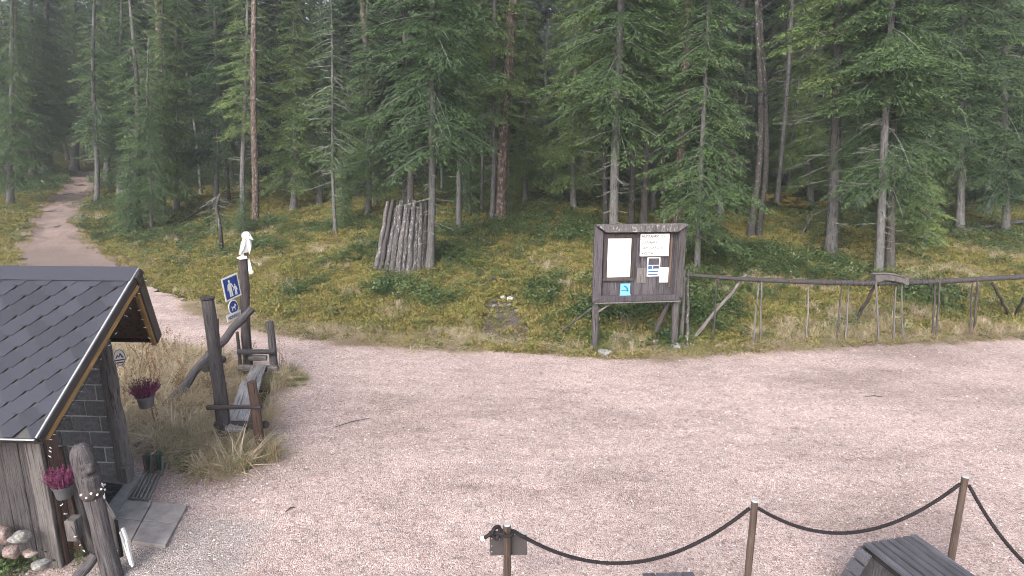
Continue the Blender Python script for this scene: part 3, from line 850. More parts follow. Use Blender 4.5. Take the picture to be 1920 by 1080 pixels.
tree_px('birch', 1407, 446, 13, 1424, 80, 'dark knotty birch with black and white bark, left stem of the pair', 1.0, 'birch_tree')
tree_px('birch', 1422, 446, 11, 1432, 60, 'slightly thinner right stem of the dark birch pair', 1.05, 'birch_tree')
tree_px('bare', 1557, 478, 21, 1569, 200, 'thick spruce with long bare lichen branches behind the rail fence', 1.0, rot=3.6)
tree_px('tall', 1647, 518, 15, 1664, 200, 'pale grey spruce trunk rising behind the curved wooden trough on the fence', 0.95, rot=5)
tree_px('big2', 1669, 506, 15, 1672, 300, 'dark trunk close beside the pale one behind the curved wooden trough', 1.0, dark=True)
tree_px('low', 1886, 440, 13, 1884, 200, 'grey-green spruce at the far right edge with branches to the ground', 1.1)
tree_px('big2', 1800, 432, 14, 1804, 200, 'spruce behind the fallen pale log on the right', 1.05)
tree_px('low', 1740, 420, 12, 1745, 200, 'drooping spruce between the pale trunk and the fallen log', 0.95)
tree_px('low', 550, 395, 12, 552, 200, 'dense dark green spruce between the patchy pine and the half-dead spruce', 0.95)
tree_px('low', 690, 405, 11, 690, 250, 'low dense spruce behind the log stack', 0.8)
tree_px('low', 225, 372, 12, 226, 200, 'bushy green spruce just right of the slender path-side spruce', 1.0)
tree_px('low', 985, 385, 10, 985, 250, 'bushy spruce in the dark gap right of the big centre pine', 0.85)
tree_px('low', 1075, 392, 11, 1076, 250, 'green spruce left of the large spruce, set back in the wood', 0.9)
tree_px('big2', 1350, 405, 12, 1352, 250, 'spruce between the bright fence-side spruce and the dark birch', 1.0)
tree_px('low', 1470, 350, 12, 1472, 200, 'spruce set back behind the yellow withered shrub', 1.0)
tree_px('big2', 90, 332, 15, 88, 100, 'dark spruce with low branches left of the path bend', 1.05)
tree_px('low', 20, 385, 12, 20, 100, 'shadowy spruce at the left picture edge in front of the tall pine', 1.0)
tree_px('big', 140, 318, 14, 140, 100, 'dense spruce closing the view behind the path bend', 1.0)
tree_px('low', 305, 405, 10, 305, 250, 'full green spruce behind the two close grey trunks on the left', 0.85, rot=2)
tree_px('big2', 405, 398, 11, 405, 250, 'spruce with drooping branches just left of the grey trunk by the patchy pine', 0.95)
tree_px('low', 760, 392, 11, 760, 250, 'broad dark spruce rising behind the right half of the log stack', 0.95)
tree_px('low', 600, 385, 11, 600, 250, 'dense spruce filling the gap left of the half-dead spruce', 0.9)
tree_px('low', 60, 338, 13, 60, 150, 'broad dark spruce between the tall left pine and the path bend', 1.1)
tree_px('big2', 200, 345, 12, 200, 150, 'grey-green spruce behind the slender path-side spruce', 1.0)
tree_px('low', 1610, 400, 12, 1610, 250, 'spruce filling the gap behind the two trunks at the curved trough', 1.0)
tree_px('low', 1520, 385, 12, 1520, 250, 'drooping spruce just left of the thick bare-branched spruce', 0.9)
tree_px('big2', 1850, 405, 13, 1850, 250, 'tall grey-green spruce behind the right end of the fallen pale log', 1.1)
tree_px('low', 1225, 395, 11, 1225, 250, 'spruce filling the dark behind the right half of the notice board', 0.95)
tree_px('young', 240, 440, 6, 240, 380, 'bright young spruce in the bilberries near the path edge', 0.75)
tree_px('young', 455, 440, 6, 456, 380, 'low bright spruce sapling growing behind the white figure', 0.42)
tree_px('young', 640, 425, 5, 640, 380, 'grey-green sapling at the foot of the half-dead spruce', 0.6)
tree_px('young', 1730, 470, 6, 1732, 400, 'small grey sapling right of the curved wooden trough', 0.75)
tree_px('young', 350, 380, 6, 350, 320, 'sapling behind the leaning dead log', 0.8)
tree_px('young', 880, 405, 5, 880, 350, 'sapling among the thin trunks left of the big centre pine', 0.7)

# the depths of the wood
rng = random.Random(12)
BACK = []
tries = 0
while len(BACK) < 270 and tries < 20000:
    tries += 1
    y = 23 + 47 * rng.random() ** 0.85
    x = rng.uniform(-0.86, 0.86) * y * 1.05
    if y < 26 and abs(x) < 3: continue
    d_ = edge_dist(np.array([x]), np.array([y]))[0]
    if d_ < 7.5: continue
    if path_dist(np.array([x]), np.array([y]))[0] < 1.2: continue
    if any((x - a) ** 2 + (y - b_) ** 2 < (1.85 + 0.014 * y) ** 2 for a, b_ in BACK): continue
    if any((x - a) ** 2 + (y - b_) ** 2 < 1.8 ** 2 for a, b_ in TREE_XY): continue
    BACK.append((x, y))
for i, (x, y) in enumerate(BACK):
    k = rng.random()
    z = hz(x, y) - 0.05
    lean = (rng.uniform(-.02, .02), rng.uniform(-.02, .02))
    if (k > 0.72 and y < 48) or (k > .45 and y < 48 and (1.0 < x / y * 24 < 3 or 9 < x / y * 24 < 13)):
        plant('far5', (x, y, z), rng.uniform(0.9, 1.1), rng.uniform(0.11, 0.22), rng.uniform(0, 6.28), lean, 'spruce_tree',
              'thin bare grey stem deep in the wood behind the front trees', 'thin stems deep in the wood')
    elif k < 0.10 and y < 55:
        plant('pine2', (x, y, z), rng.uniform(0.9, 1.1), rng.uniform(0.2, 0.34), rng.uniform(0, 6.28), lean, 'pine_tree',
              'bare reddish pine stem deep in the wood behind the front trees', 'pine stems deep in the wood')
    elif k < 0.14:
        plant('birch', (x, y, z), rng.uniform(0.9, 1.2), 0.14, rng.uniform(0, 6.28), lean, 'birch_tree',
              'leafless thin birch deep in the wood behind the front trees', 'birches deep in the wood')
    else:
        key = rng.choice(['far1', 'far2', 'far3', 'far1', 'far2', 'far4'])
        plant(key, (x, y, z), rng.uniform(0.85, 1.15), rng.uniform(0.18, 0.3), rng.uniform(0, 6.28), lean, 'spruce_tree',
              'dark spruce deep in the wood behind the front trees', 'spruces deep in the wood')
# beyond: the wood as one mass
far = NPM(); r = np.random.default_rng(3)
for i in range(430):
    y = r.uniform(72, 105); x = r.uniform(-1.0, 1.0) * y
    z0 = hz(x, y); H = r.uniform(16, 23); n = 520
    s = r.random(n) ** 0.8; zz = z0 + 1.0 + s * (H - 1.0)
    rad = (1 - s) * r.uniform(1.6, 2.4) * np.sqrt(r.random(n)) + 0.1; az = r.uniform(0, 6.28, n)
    base = np.stack([x + rad * np.cos(az), y + rad * np.sin(az), zz], 1)
    d = np.stack([np.cos(az), np.sin(az), r.uniform(-1.1, -0.1, n)], 1); d /= np.linalg.norm(d, axis=1)[:, None]
    Vn, Fn, A = diamonds(base, d, r.normal(0, 1, (n, 3)) + np.array([0, 0, 1]), r.uniform(0.35, 0.8, n), r.uniform(0.10, 0.2, n), r.random(n))
    far.add(Vn, Fn, A)
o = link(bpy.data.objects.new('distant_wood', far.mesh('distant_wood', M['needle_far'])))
tag(o, 'distant dark mass of forest closing the background', 'forest', kind='stuff')

# dead wood
def dead_log(name, a, b_, r0, r1, mat, label, cat='log', stubs=0, group=None, sag=0.0):
    a, b_ = Vector(a), Vector(b_)
    n = 9; rr = random.Random(int(a.x * 100))
    pts = [a.lerp(b_, k / (n - 1)) + Vector((rr.uniform(-.012, .012), 0, rr.uniform(-.012, .012) - sag * math.sin(math.pi * k / (n - 1)))) for k in range(n)]
    mb = MB().tube(pts, [r0 + (r1 - r0) * k / (n - 1) for k in range(n)], 7)
    for k in range(stubs):
        p = pts[rr.randrange(2, n - 1)]
        mb.tube([p, p + Vector((rr.uniform(-.25, .25), rr.uniform(-.2, .2), rr.uniform(.1, .35)))], [0.015, 0.004], 4)
    o = mb.obj(name, mat, smooth=True)
    return tag(o, label, cat, group)
a = G(312, 432); b_ = G(392, 405); b_.z += 0.45
dead_log('fallen_log', a, b_, 0.055, 0.035, M['wood_dark'], 'dark dead log leaning up out of the bilberries left of the snag', 'log', 3)
a = G(382, 456); b_ = G(425, 446); b_.z += .1
dead_log('fallen_log', a, b_, 0.04, 0.03, M['wood_dark'], 'thin dark stick lying low beside the snag', 'stick', 1)
a = G(1785, 442); b_ = G(1935, 428); a.z += .12; b_.z += .3
dead_log('fallen_log', a, b_, 0.05, 0.07, M['wood_pale'], 'pale barkless log lying on the moss at the far right', 'log', 3)
a = G(1497, 452); b_ = G(1522, 418); b_.z += .3
dead_log('fallen_branch', a, b_, 0.035, 0.02, M['wood_pale'], 'pale crooked branch lying below the yellow shrub', 'branch', 3)
# snag
p = G(416, 472); top = P(413, 362, p.y)
e = thing('dead_snag', p, 'short broken dead snag with drooping grey branches above the white figure', 'dead tree')
H = top.z - p.z
MB().tube([(p.x, p.y, p.z - .2), (p.x + .02, p.y, p.z + H * .4), (p.x - .03, p.y, p.z + H * .8), (top.x, top.y, top.z)], [.08, .07, .06, .03], 8).obj('trunk', M['bark_dark'], e, smooth=True)
dd = NPM(); r = np.random.default_rng(8)
for k in range(16):
    dead_branch(dd, r, r.uniform(.5, 1) * H, r.uniform(0, 6.28), r.uniform(.25, .7), r.uniform(.3, 1.0), .014, 5)
link(bpy.data.objects.new('dead_branches', dd.mesh('dead_branches', M['dead'])), e, Matrix.Translation(p))['kind'] = 'stuff'

# ================================================================== GROUND COVER
def clump_blades(seed, n, kind):
    r = np.random.default_rng(seed)
    c = NPM()
    if kind == 'bilberry':
        k = 46
        base = np.stack([r.normal(0, .085, k), r.normal(0, .085, k), r.uniform(.03, .24, k)], 1)
        az = r.uniform(0, 6.28, k); d = np.stack([np.cos(az), np.sin(az), r.uniform(-.2, .7, k)], 1); d /= np.linalg.norm(d, axis=1)[:, None]
        up = np.stack([r.normal(0, .5, k), r.normal(0, .5, k), np.ones(k)], 1)
        V, F, A = diamonds(base, d, up, r.uniform(.035, .07, k), r.uniform(.012, .021, k), r.random(k)); c.add(V, F, A)
        for i in range(7):
            a = r.uniform(0, 6.28); V, F = stick([(0.03 * math.cos(a), .03 * math.sin(a), -.03), (.09 * math.cos(a), .09 * math.sin(a), .2)], [.004, .002]); c.add(V, F, .2)
    elif kind == 'moss':
        k = 58
        rad = .17 * np.sqrt(r.random(k)); az = r.uniform(0, 6.28, k)
        base = np.stack([rad * np.cos(az), rad * np.sin(az), .05 * (1 - (rad / .17) ** 2) - .015], 1)
        a2 = r.uniform(0, 6.28, k); d = np.stack([np.cos(a2), np.sin(a2), r.uniform(.15, 1.3, k)], 1); d /= np.linalg.norm(d, axis=1)[:, None]
        up = np.stack([r.normal(0, .6, k), r.normal(0, .6, k), np.ones(k)], 1)
        V, F, A = diamonds(base, d, up, r.uniform(.035, .085, k), r.uniform(.006, .015, k), r.random(k)); c.add(V, F, A)
    elif kind in ('straw', 'lawn', 'weed', 'mat'):
        k = {'straw': 42, 'lawn': 40, 'weed': 7, 'mat': 36}[kind]
        for i in range(k):
            a = r.uniform(0, 6.28); b0 = np.array([r.normal(0, .05), r.normal(0, .05), -.02])
            h = {'straw': r.uniform(.22, .55), 'lawn': r.uniform(.12, .30), 'weed': r.uniform(.45, .95), 'mat': r.uniform(.03, .1)}[kind]
            out = {'straw': r.uniform(.1, .6), 'lawn': r.uniform(.1, .35), 'weed': r.uniform(.0, .25), 'mat': r.uniform(.2, .5)}[kind]
            dv = np.array([math.cos(a), math.sin(a), 0.])
            p1 = b0 + dv * out * .3 + np.array([0, 0, h * .75]); p2 = b0 + dv * out + np.array([0, 0, h * r.uniform(.45, 1.0) if kind != 'weed' else h])
            sd_ = np.array([-math.sin(a), math.cos(a), 0.]) * (r.uniform(.003, .006) if kind != 'weed' else .004)
            V = np.array([b0 - sd_, b0 + sd_, p1 + sd_ * .8, p1 - sd_ * .8, p1 - sd_ * .8, p1 + sd_ * .8, p2 + sd_ * .2, p2 - sd_ * .2])
            c.add(V, np.array([[0, 1, 2, 3], [4, 5, 6, 7]]), r.random())
            if kind == 'weed':
                m_ = 7; s = r.uniform(.45, 1, m_)[:, None]; bb = p1 * (1 - s) + p2 * s
                dd_ = r.normal(0, 1, (m_, 3)); dd_ /= np.linalg.norm(dd_, axis=1)[:, None]
                V, F, A = diamonds(bb, dd_, r.normal(0, 1, (m_, 3)), r.uniform(.03, .06, m_), r.uniform(.006, .012, m_), r.random(m_)); c.add(V, F, A)
    elif kind == 'frond':
        for i in range(22):
            a = r.uniform(0, 6.28); L_ = r.uniform(.3, .6); m_ = 14
            s = np.linspace(.1, 1, m_)[:, None]
            ax = np.array([math.cos(a), math.sin(a), 0]); pts = ax * L_ * s * .8 + np.array([0, 0, 1]) * (L_ * (.9 * s - .7 * s ** 2))
            for sg in (-1, 1):
                d = np.tile(np.array([math.cos(a + sg * 1.0), math.sin(a + sg * 1.0), -.1]), (m_, 1))
                V, F, A = diamonds(pts, d, np.tile(np.array([0, 0, 1.]), (m_, 1)), .12 * (1.05 - s[:, 0]), np.full(m_, .014), r.random(m_)); c.add(V, F, A)
    return c

def clump_collection(name, kind, mat, nvar=5, seed=0):
    col = bpy.data.collections.new(name)
    for i in range(nvar):
        me = clump_blades(seed + i, 0, kind).mesh(name, mat)
        col.objects.link(bpy.data.objects.new('%s_clump' % name, me))
    return col

def scatter(name, col, pts, scl, label, cat, nvar=5, seed=0, tilt=0.25, parent=None):
    r = np.random.default_rng(seed); n = len(pts)
    me = bpy.data.meshes.new(name)
    me.vertices.add(n); me.vertices.foreach_set('co', np.ascontiguousarray(pts, dtype=np.float32).ravel())
    a = me.attributes.new('rot', 'FLOAT_VECTOR', 'POINT')
    rot = np.stack([r.normal(0, tilt, n), r.normal(0, tilt, n), r.uniform(0, 6.28, n)], 1).astype(np.float32)
    a.data.foreach_set('vector', rot.ravel())
    a = me.attributes.new('scl', 'FLOAT', 'POINT'); a.data.foreach_set('value', np.asarray(scl, dtype=np.float32))
    a = me.attributes.new('idx', 'INT', 'POINT'); a.data.foreach_set('value', r.integers(0, nvar, n).astype(np.int32))
    ng = bpy.data.node_groups.new(name + '_scatter', 'GeometryNodeTree')
    ng.interface.new_socket('Geometry', in_out='INPUT', socket_type='NodeSocketGeometry')
    ng.interface.new_socket('Geometry', in_out='OUTPUT', socket_type='NodeSocketGeometry')
    N = ng.nodes.new; L_ = ng.links.new
    gi, go = N('NodeGroupInput'), N('NodeGroupOutput')
    ci = N('GeometryNodeCollectionInfo'); ci.inputs['Collection'].default_value = col
    ci.inputs['Separate Children'].default_value = True; ci.inputs['Reset Children'].default_value = True
    ip = N('GeometryNodeInstanceOnPoints'); ip.inputs['Pick Instance'].default_value = True
    def na(nm, dt):
        x = N('GeometryNodeInputNamedAttribute'); x.data_type = dt; x.inputs['Name'].default_value = nm
        return [s for s in x.outputs if s.enabled][0]
    L_(gi.outputs[0], ip.inputs['Points']); L_(ci.outputs[0], ip.inputs['Instance'])
    L_(na('idx', 'INT'), ip.inputs['Instance Index']); L_(na('scl', 'FLOAT'), ip.inputs['Scale'])
    er = N('FunctionNodeEulerToRotation'); L_(na('rot', 'FLOAT_VECTOR'), er.inputs[0]); L_(er.outputs[0], ip.inputs['Rotation'])
    L_(ip.outputs[0], go.inputs[0])
    o = bpy.data.objects.new(name, me)
    md = o.modifiers.new('scatter', 'NODES'); md.node_group = ng
    link(o, parent)
    return tag(o, label, cat, kind='stuff')

rng = np.random.default_rng(77)
def sample_floor(n, far=42):
    """points on the visible forest floor, denser near the yard"""
    y = 11.5 + (far - 11.5) * rng.random(n) ** 1.6
    x = rng.uniform(-0.92, 0.92, n) * (y * 1.0 + 1)
    d = edge_dist(x, y)
    pdv = path_dist(x, y)
    ok = ((d > -0.10) | ((x < -9.0) & (y > 13.2))) & (pdv > 0.12 - np.abs(rng.normal(0, .22, n)))
    return x[ok], y[ok], d[ok]
BIL = clump_collection('bilberry', 'bilberry', M['bilberry'], 5, 100)
MOS = clump_collection('moss', 'moss', M['moss'], 6, 200)
STR = clump_collection('straw', 'straw', M['straw'], 6, 300)
LAW = clump_collection('lawn', 'lawn', M['green_grass'], 4, 400)
WEE = clump_collection('weed', 'weed', M['weed'], 4, 500)
FRO = clump_collection('frond', 'frond', M['yellow_fern'], 3, 600)
MAT = clump_collection('litter', 'mat', M['straw'], 4, 700)

# where the photograph shows the shrubs: patches (pixel centre, world radius)
PATCH = [(250, 420, 3.2), (330, 440, 2.6), (200, 395, 2.2), (420, 430, 2.2), (520, 420, 2.0), (880, 440, 2.0), (850, 470, 1.6), (960, 430, 2.6), (1060, 445, 1.8),
         (1330, 480, 1.9), (1400, 490, 2.2), (1480, 500, 2.0), (1550, 500, 1.6), (1350, 540, 1.2), (1300, 590, 0.9), (1190, 585, 1.0), (1350, 590, .7), (1700, 540, 1.0), (640, 430, 2.0), (700, 470, 1.5),
         (730, 545, .7), (800, 560, .6), (560, 545, .7), (1620, 420, 3.5), (1850, 450, 2.4), (180, 325, 3.5), (40, 350, 3.0), (110, 320, 3.0), (1250, 640, .5), (1120, 590, .6), (1010, 560, .6), (450, 470, 1.0)]
PW = [(G(u, v), r_) for u, v, r_ in PATCH]
x, y, d = sample_floor(60000)
f = np.zeros(len(x))
for p, r_ in PW: f = np.maximum(f, np.exp(-((x - p.x) ** 2 + (y - p.y) ** 2) / (r_ * r_)))
f = f * .75 + 0.9 * np.clip((d - 9) / 8, 0, 0.6) + (fbm(x * .7, y * .7) - .5) * 1.1 + rng.normal(0, .27, len(x))
tdv = trail_dist(x, y)
ok = (f > 0.60) & (d > 0.35) & (tdv > 0.15)
x, y, d = x[ok], y[ok], d[ok]
scatter('bilberry_shrubs', BIL, np.stack([x, y, height(x, y) - .01], 1), np.random.default_rng(1).uniform(.7, 1.5, len(x)) * (1 + np.clip(y - 25, 0, 15) * .03),
        'green bilberry and lingonberry shrubs covering the forest floor', 'shrubs', 5, 1)
x, y, d = sample_floor(105000, 36)
tdv = trail_dist(x, y)
ok = (tdv > 0.12) | (rng.random(len(x)) < .08)
ok &= ~((x > .6) & (d < .4) & (rng.random(len(x)) < .72))
x, y, d = x[ok], y[ok], d[ok]
tone = fbm(x * .5 + 40, y * .5) 
scatter('moss_carpet', MOS, np.stack([x, y, np.maximum(height(x, y), 0) + .005], 1), np.random.default_rng(2).uniform(.55, 1.25, len(x)) * np.where(d < 0, 1, np.clip(.6 + d, .6, 1)) * (.75 + .6 * fbm(x * 1.1, y * 1.1)),
        'yellow-green feather moss carpet on the bank below the trees', 'moss', 6, 2, .35)
# dry grass along the bank foot and on the bank
x, y, d = sample_floor(16000, 30)
gr = fbm(x * .8 + 9, y * .8 + 3)
ok = ((d < .7) & (d > .15) & (gr > .52)) | ((gr > .62) & (d < 6) & (d > .3))
ok &= (trail_dist(x, y) > .1)
x, y, d = x[ok], y[ok], d[ok]
scatter('bank_grass', STR, np.stack([x, y, height(x, y)], 1), np.random.default_rng(3).uniform(.25, .65, len(x)),
        'withered straw-coloured grass tufts along the foot of the mossy bank', 'grass', 6, 3, .3)
# needles and straw on the gravel edge
n = 2200
x = rng.uniform(-8, 13.5, n); k_ = (x < -.6) | (rng.random(n) < .3); x = x[k_]; n = len(x); y = np.interp(x, EX, EY) - rng.normal(-.12, .16, n)
k_ = trail_dist(x, y) > -.1; x, y = x[k_], y[k_]; n = len(x)
scatter('edge_litter', MAT, np.stack([x, y, np.maximum(height(x, y), 0) + .015], 1), np.random.default_rng(4).uniform(.5, 1.3, n),
        'dry needles and straw strewn along the edge of the gravel', 'litter', 4, 4, .1)

# the grass patch between the hut and the log bench
from mathutils.geometry import intersect_point_tri_2d
GP = [GZ(u, v) for u, v in [(300, 845), (345, 880), (430, 886), (500, 862), (484, 820), (486, 770), (506, 738), (536, 718), (536, 706), (480, 702), (430, 690), (390, 678), (330, 664), (260, 656), (185, 665), (200, 760), (262, 828)]]
GPX = np.array([[p.x, p.y] for p in GP])
def in_poly(x, y, poly):
    ins = np.zeros(len(x), bool); j = len(poly) - 1
    for i in range(len(poly)):
        xi, yi = poly[i]; xj, yj = poly[j]
        c = ((yi > y) != (yj > y)) & (x < (xj - xi) * (y - yi) / (yj - yi + 1e-12) + xi)
        ins ^= c; j = i
    return ins
SEATP = np.array([[GZ(u, v).x, GZ(u, v).y] for u, v in [(398, 822), (482, 822), (520, 688), (452, 688)]])
def poly_pts(n, poly, jit=.12):
    x = rng.uniform(poly[:, 0].min() - .2, poly[:, 0].max() + .2, n); y = rng.uniform(poly[:, 1].min() - .2, poly[:, 1].max() + .2, n)
    k = in_poly(x + rng.normal(0, jit, n), y + rng.normal(0, jit, n), poly)
    k &= ~(in_poly(x, y, SEATP) & (rng.random(n) < .9))
    return x[k], y[k]
mb = MB(); mb.add([(p.x, p.y, 0.022) for p in GP], [tuple(range(len(GP)))])
bm = bmesh.new(); me0 = mb.mesh('grass_bank', M['floor']); bm.from_mesh(me0)
bmesh.ops.triangulate(bm, faces=bm.faces); bmesh.ops.subdivide_edges(bm, edges=bm.edges, cuts=3, use_grid_fill=True)
for v_ in bm.verts: v_.co.z += 0.05 * (fbm(np.array([v_.co.x * 1.5]), np.array([v_.co.y * 1.5]))[0] - .45) 
bm.to_mesh(me0); bm.free()
tag(link(bpy.data.objects.new('grass_verge', me0)), kind='structure')
x, y = poly_pts(4600, GPX)
scatter('verge_dry_grass', STR, np.stack([x, y, np.full(len(x), .02)], 1), np.random.default_rng(5).uniform(.28, .75, len(x)),
        'tangled dry straw grass between the shingled hut and the log bench', 'grass', 6, 5, .45)
x, y = poly_pts(2600, GPX)
scatter('verge_flat_straw', MAT, np.stack([x, y, np.full(len(x), .05)], 1), np.random.default_rng(15).uniform(.7, 1.6, len(x)),
        'flattened pale straw lying among the dry grass by the log bench', 'straw', 4, 15, .3)
x, y = poly_pts(1500, GPX)
k = fbm(x * 1.3, y * 1.3) > .5; x, y = x[k], y[k]
scatter('verge_green_grass', LAW, np.stack([x, y, np.full(len(x), .02)], 1), np.random.default_rng(6).uniform(.4, .8, len(x)),
        'green grass tufts mixed into the dry grass around the log bench', 'grass', 4, 6, .3)
x, y = poly_pts(420, GPX)
k = (y > 8.2); x, y = x[k], y[k]
scatter('withered_stalks', WEE, np.stack([x, y, np.full(len(x), .0)], 1), np.random.default_rng(7).uniform(.4, .8, len(x)),
        'reddish withered stalks standing in the dry grass behind the hut', 'stalks', 4, 7, .15)
# tufts at post feet and under the notice board
tx, ty, ts = [], [], []
for (u, v, n, s_) in [(430, 838, 26, .14), (492, 850, 14, .08), (440, 862, 14, .16), (520, 712, 40, .2), (545, 716, 24, .16), (1128, 660, 16, .14), (1190, 655, 26, .3), (1262, 652, 18, .16), (1290, 650, 18, .2), (1150, 645, 14, .2), (1230, 655, 12, .2)]:
    p = GZ(u, v)
    tx += list(rng.normal(p.x, s_, n)); ty += list(rng.normal(p.y, s_, n)); ts += list(rng.uniform(.3, .75, n))
tx, ty = np.array(tx), np.array(ty)
scatter('post_foot_grass', LAW, np.stack([tx, ty, np.maximum(height(tx, ty), 0)], 1), ts, 'pale green grass growing round the feet of posts', 'grass', 4, 8, .3)
# weeds at the foot of the hut wall
p = GZ(15, 1060); n = 60
x = rng.normal(p.x - .1, .3, n); y = rng.normal(p.y, .16, n)
scatter('wall_foot_weeds', BIL, np.stack([x, y, np.full(n, .0)], 1), rng.uniform(.5, .9, n), 'small green weeds by the stones at the hut wall', 'weeds', 5, 9)
# yellow withered shrub
p = G(1483, 388); n = 16
x = rng.normal(p.x, .75, n); y = rng.normal(p.y, .5, n)
scatter('yellow_shrub', FRO, np.stack([x, y, height(x, y) + .15], 1), rng.uniform(.7, 1.3, n), 'yellow withered shrub glowing among the trees behind the fence', 'shrub', 3, 10)

# ================================================================== THE HUT
TH = R(3.0)
HD = Vector((math.cos(TH), -math.sin(TH), 0))      # along the ridge, to the right
HN = Vector((math.sin(TH), math.cos(TH), 0))       # across, away from the camera
HO = Vector((-4.075, 6.2, 0))
UP = Vector((0, 0, 1))
def hut(a, b, z=0.0): return HO + HD * a + HN * b + UP * z
def frame(X_, Z_):
    """matrix with local x along X_, local z along Z_"""
    X_ = X_.normalized(); Z_ = (Z_ - X_ * Z_.dot(X_)).normalized(); Y_ = Z_.cross(X_)
    return Matrix(((X_.x, Y_.x, Z_.x, 0), (X_.y, Y_.y, Z_.y, 0), (X_.z, Y_.z, Z_.z, 0), (0, 0, 0, 1)))
def beam(name, p0, p1, wdt, hgt, mat, parent, upv=UP, bevel=0.006):
    """squared timber from p0 to p1; local z runs along the timber so the grain does too"""
    p0, p1 = Vector(p0), Vector(p1); d = p1 - p0
    Zl = d.normalized(); Xl = upv.cross(Zl)
    if Xl.length < 1e-3: Xl = HD.copy()
    Xl.normalize(); Yl = Zl.cross(Xl)
    Mx = Matrix(((Xl.x, Yl.x, Zl.x, p0.x), (Xl.y, Yl.y, Zl.y, p0.y), (Xl.z, Yl.z, Zl.z, p0.z), (0, 0, 0, 1)))
    return MB().box((0, 0, d.length / 2), (wdt, hgt, d.length)).obj(name, mat, parent, Mx, bevel=bevel)
def log(name, p0, p1, r0, r1, mat, parent=None, n=10, seed=0, wob=0.012, label=None, cut=None):
    """round pole from p0 to p1 with slightly uneven girth; local z along the pole"""
    p0, p1 = Vector(p0), Vector(p1); d = p1 - p0; L_ = d.length
    Mx = Matrix.Translation(p0) @ d.to_track_quat('Z', 'Y').to_matrix().to_4x4()
    r_ = random.Random(seed * 31 + int(abs(p0.x) * 997) + int(L_ * 100))
    k = max(4, int(L_ / 0.22)); pts, rad = [], []
    for i in range(k + 1):
        s = i / k
        pts.append((r_.uniform(-wob, wob), r_.uniform(-wob, wob), s * L_))
        rad.append((r0 + (r1 - r0) * s) * r_.uniform(0.93, 1.07))
    o = MB().tube(pts, rad, n).obj(name, mat, parent, Mx, smooth=True)
    try:
        o.data.set_sharp_from_angle(angle=R(50))
    except Exception: pass
    if label: o['label'] = label
    return o

NB, NZ, FB, FZ, RZ_, PROW, BACKA = -1.08, 1.476, 0.82, 1.83, 2.77, 0.40, -2.9
cab = thing('entrance_hut', hut(-1.2, 0), 'small hut with dark hexagonal shingle roof and grey plank side at the left', 'hut')
# --- roof
sv_ = hut(0, 0, RZ_) - hut(0, NB, NZ); SL = sv_.length; SV = sv_.normalized(); SW = HD.cross(SV).normalized()
fv_ = hut(0, 0, RZ_) - hut(0, FB, FZ); FL = fv_.length; FV = fv_.normalized(); FW = FV.cross(HD).normalized()
ON, OF = hut(0, NB, NZ), hut(0, FB, FZ)
poly = [(BACKA, 0), (0, 0), (PROW, SL), (BACKA, SL)]
roof = MB().prism(poly, -0.035, -0.006, (HD, SV, SW, ON)).obj('roof', M['roof_black'], cab)
MB().prism([(BACKA, 0.02), (-0.02, 0.02), (PROW - 0.02, SL - .02), (BACKA, SL - .02)], -0.06, -0.037, (HD, SV, SW, ON)).obj('underside', M['underside'], roof)
MB().prism(poly[:1] + [(0, 0), (PROW, FL), (BACKA, FL)], -0.035, -0.006, (HD, FV, FW, OF)).obj('far_slope', M['shingle'], roof)
MB().prism([(BACKA, 0.01), (-0.02, 0.01), (PROW - 0.02, FL - .03), (BACKA, FL - .03)], -0.06, -0.037, (HD, FV, FW, OF)).obj('underside', M['underside'], roof)
# shingle tabs
PITW, EXPO = 0.253, 0.1055
tab = [(-0.040, 0), (0.040, 0), (0.1235, EXPO), (0.1235, EXPO * 1.6), (-0.1235, EXPO * 1.6), (-0.1235, EXPO)]
def clip(poly, f):
    out = []
    for i in range(len(poly)):
        a, b_ = poly[i], poly[(i + 1) % len(poly)]; fa, fb = f(a), f(b_)
        if fa <= 0: out.append(a)
        if (fa < 0 < fb) or (fb < 0 < fa):
            s = fa / (fa - fb); out.append((a[0] + (b_[0] - a[0]) * s, a[1] + (b_[1] - a[1]) * s))
    return out
rr = random.Random(3)
tilt_v = (SV * 1.0 - SW * 0.06).normalized()
def tab_mesh(poly):
    return MB().prism(poly, 0.0, 0.011, (Vector((1, 0, 0)), Vector((0, 1, 0)), Vector((0, 0, 1)), Vector((0, 0, 0)))).mesh('shingle', M['shingle'])
full = tab_mesh(tab)
TM = frame(HD, HD.cross(tilt_v))
for row in range(16):
    s0 = 0.0 + row * EXPO
    for c in range(-9, 4):
        a0 = c * PITW + (PITW / 2 if row % 2 else 0)
        if a0 < -2.1: continue
        f = lambda p: (p[0] + a0) - (PROW * (p[1] + s0) / SL - 0.004)
        f2 = lambda p: (p[1] + s0) - (SL - 0.01)
        pl = tab
        cut = any(f(p) > 0 for p in tab) or any(f2(p) > 0 for p in tab)
        if cut:
            pl = clip(clip(tab, f), f2)
            if len(pl) < 3: continue
        me = tab_mesh(pl) if cut else full
        o = bpy.data.objects.new('shingle', me)
        link(o, roof, Matrix.Translation(ON + HD * a0 + SV * s0 + SW * (0.004 + rr.uniform(0, .0015))) @ TM)
# ridge cap
MB().prism([(BACKA, SL - 0.15), (PROW * (SL - .15) / SL + .005, SL - 0.15), (PROW + .008, SL + 0.006), (BACKA, SL + 0.006)], 0.020, 0.026, (HD, SV, SW, ON)).obj('ridge_cap', M['shingle'], roof)
MB().prism([(BACKA, FL - 0.15), (PROW * (FL - .15) / FL + .005, FL - 0.15), (PROW + .008, FL + 0.006), (BACKA, FL + 0.006)], 0.002, 0.008, (HD, FV, FW, OF)).obj('ridge_cap', M['shingle'], roof)
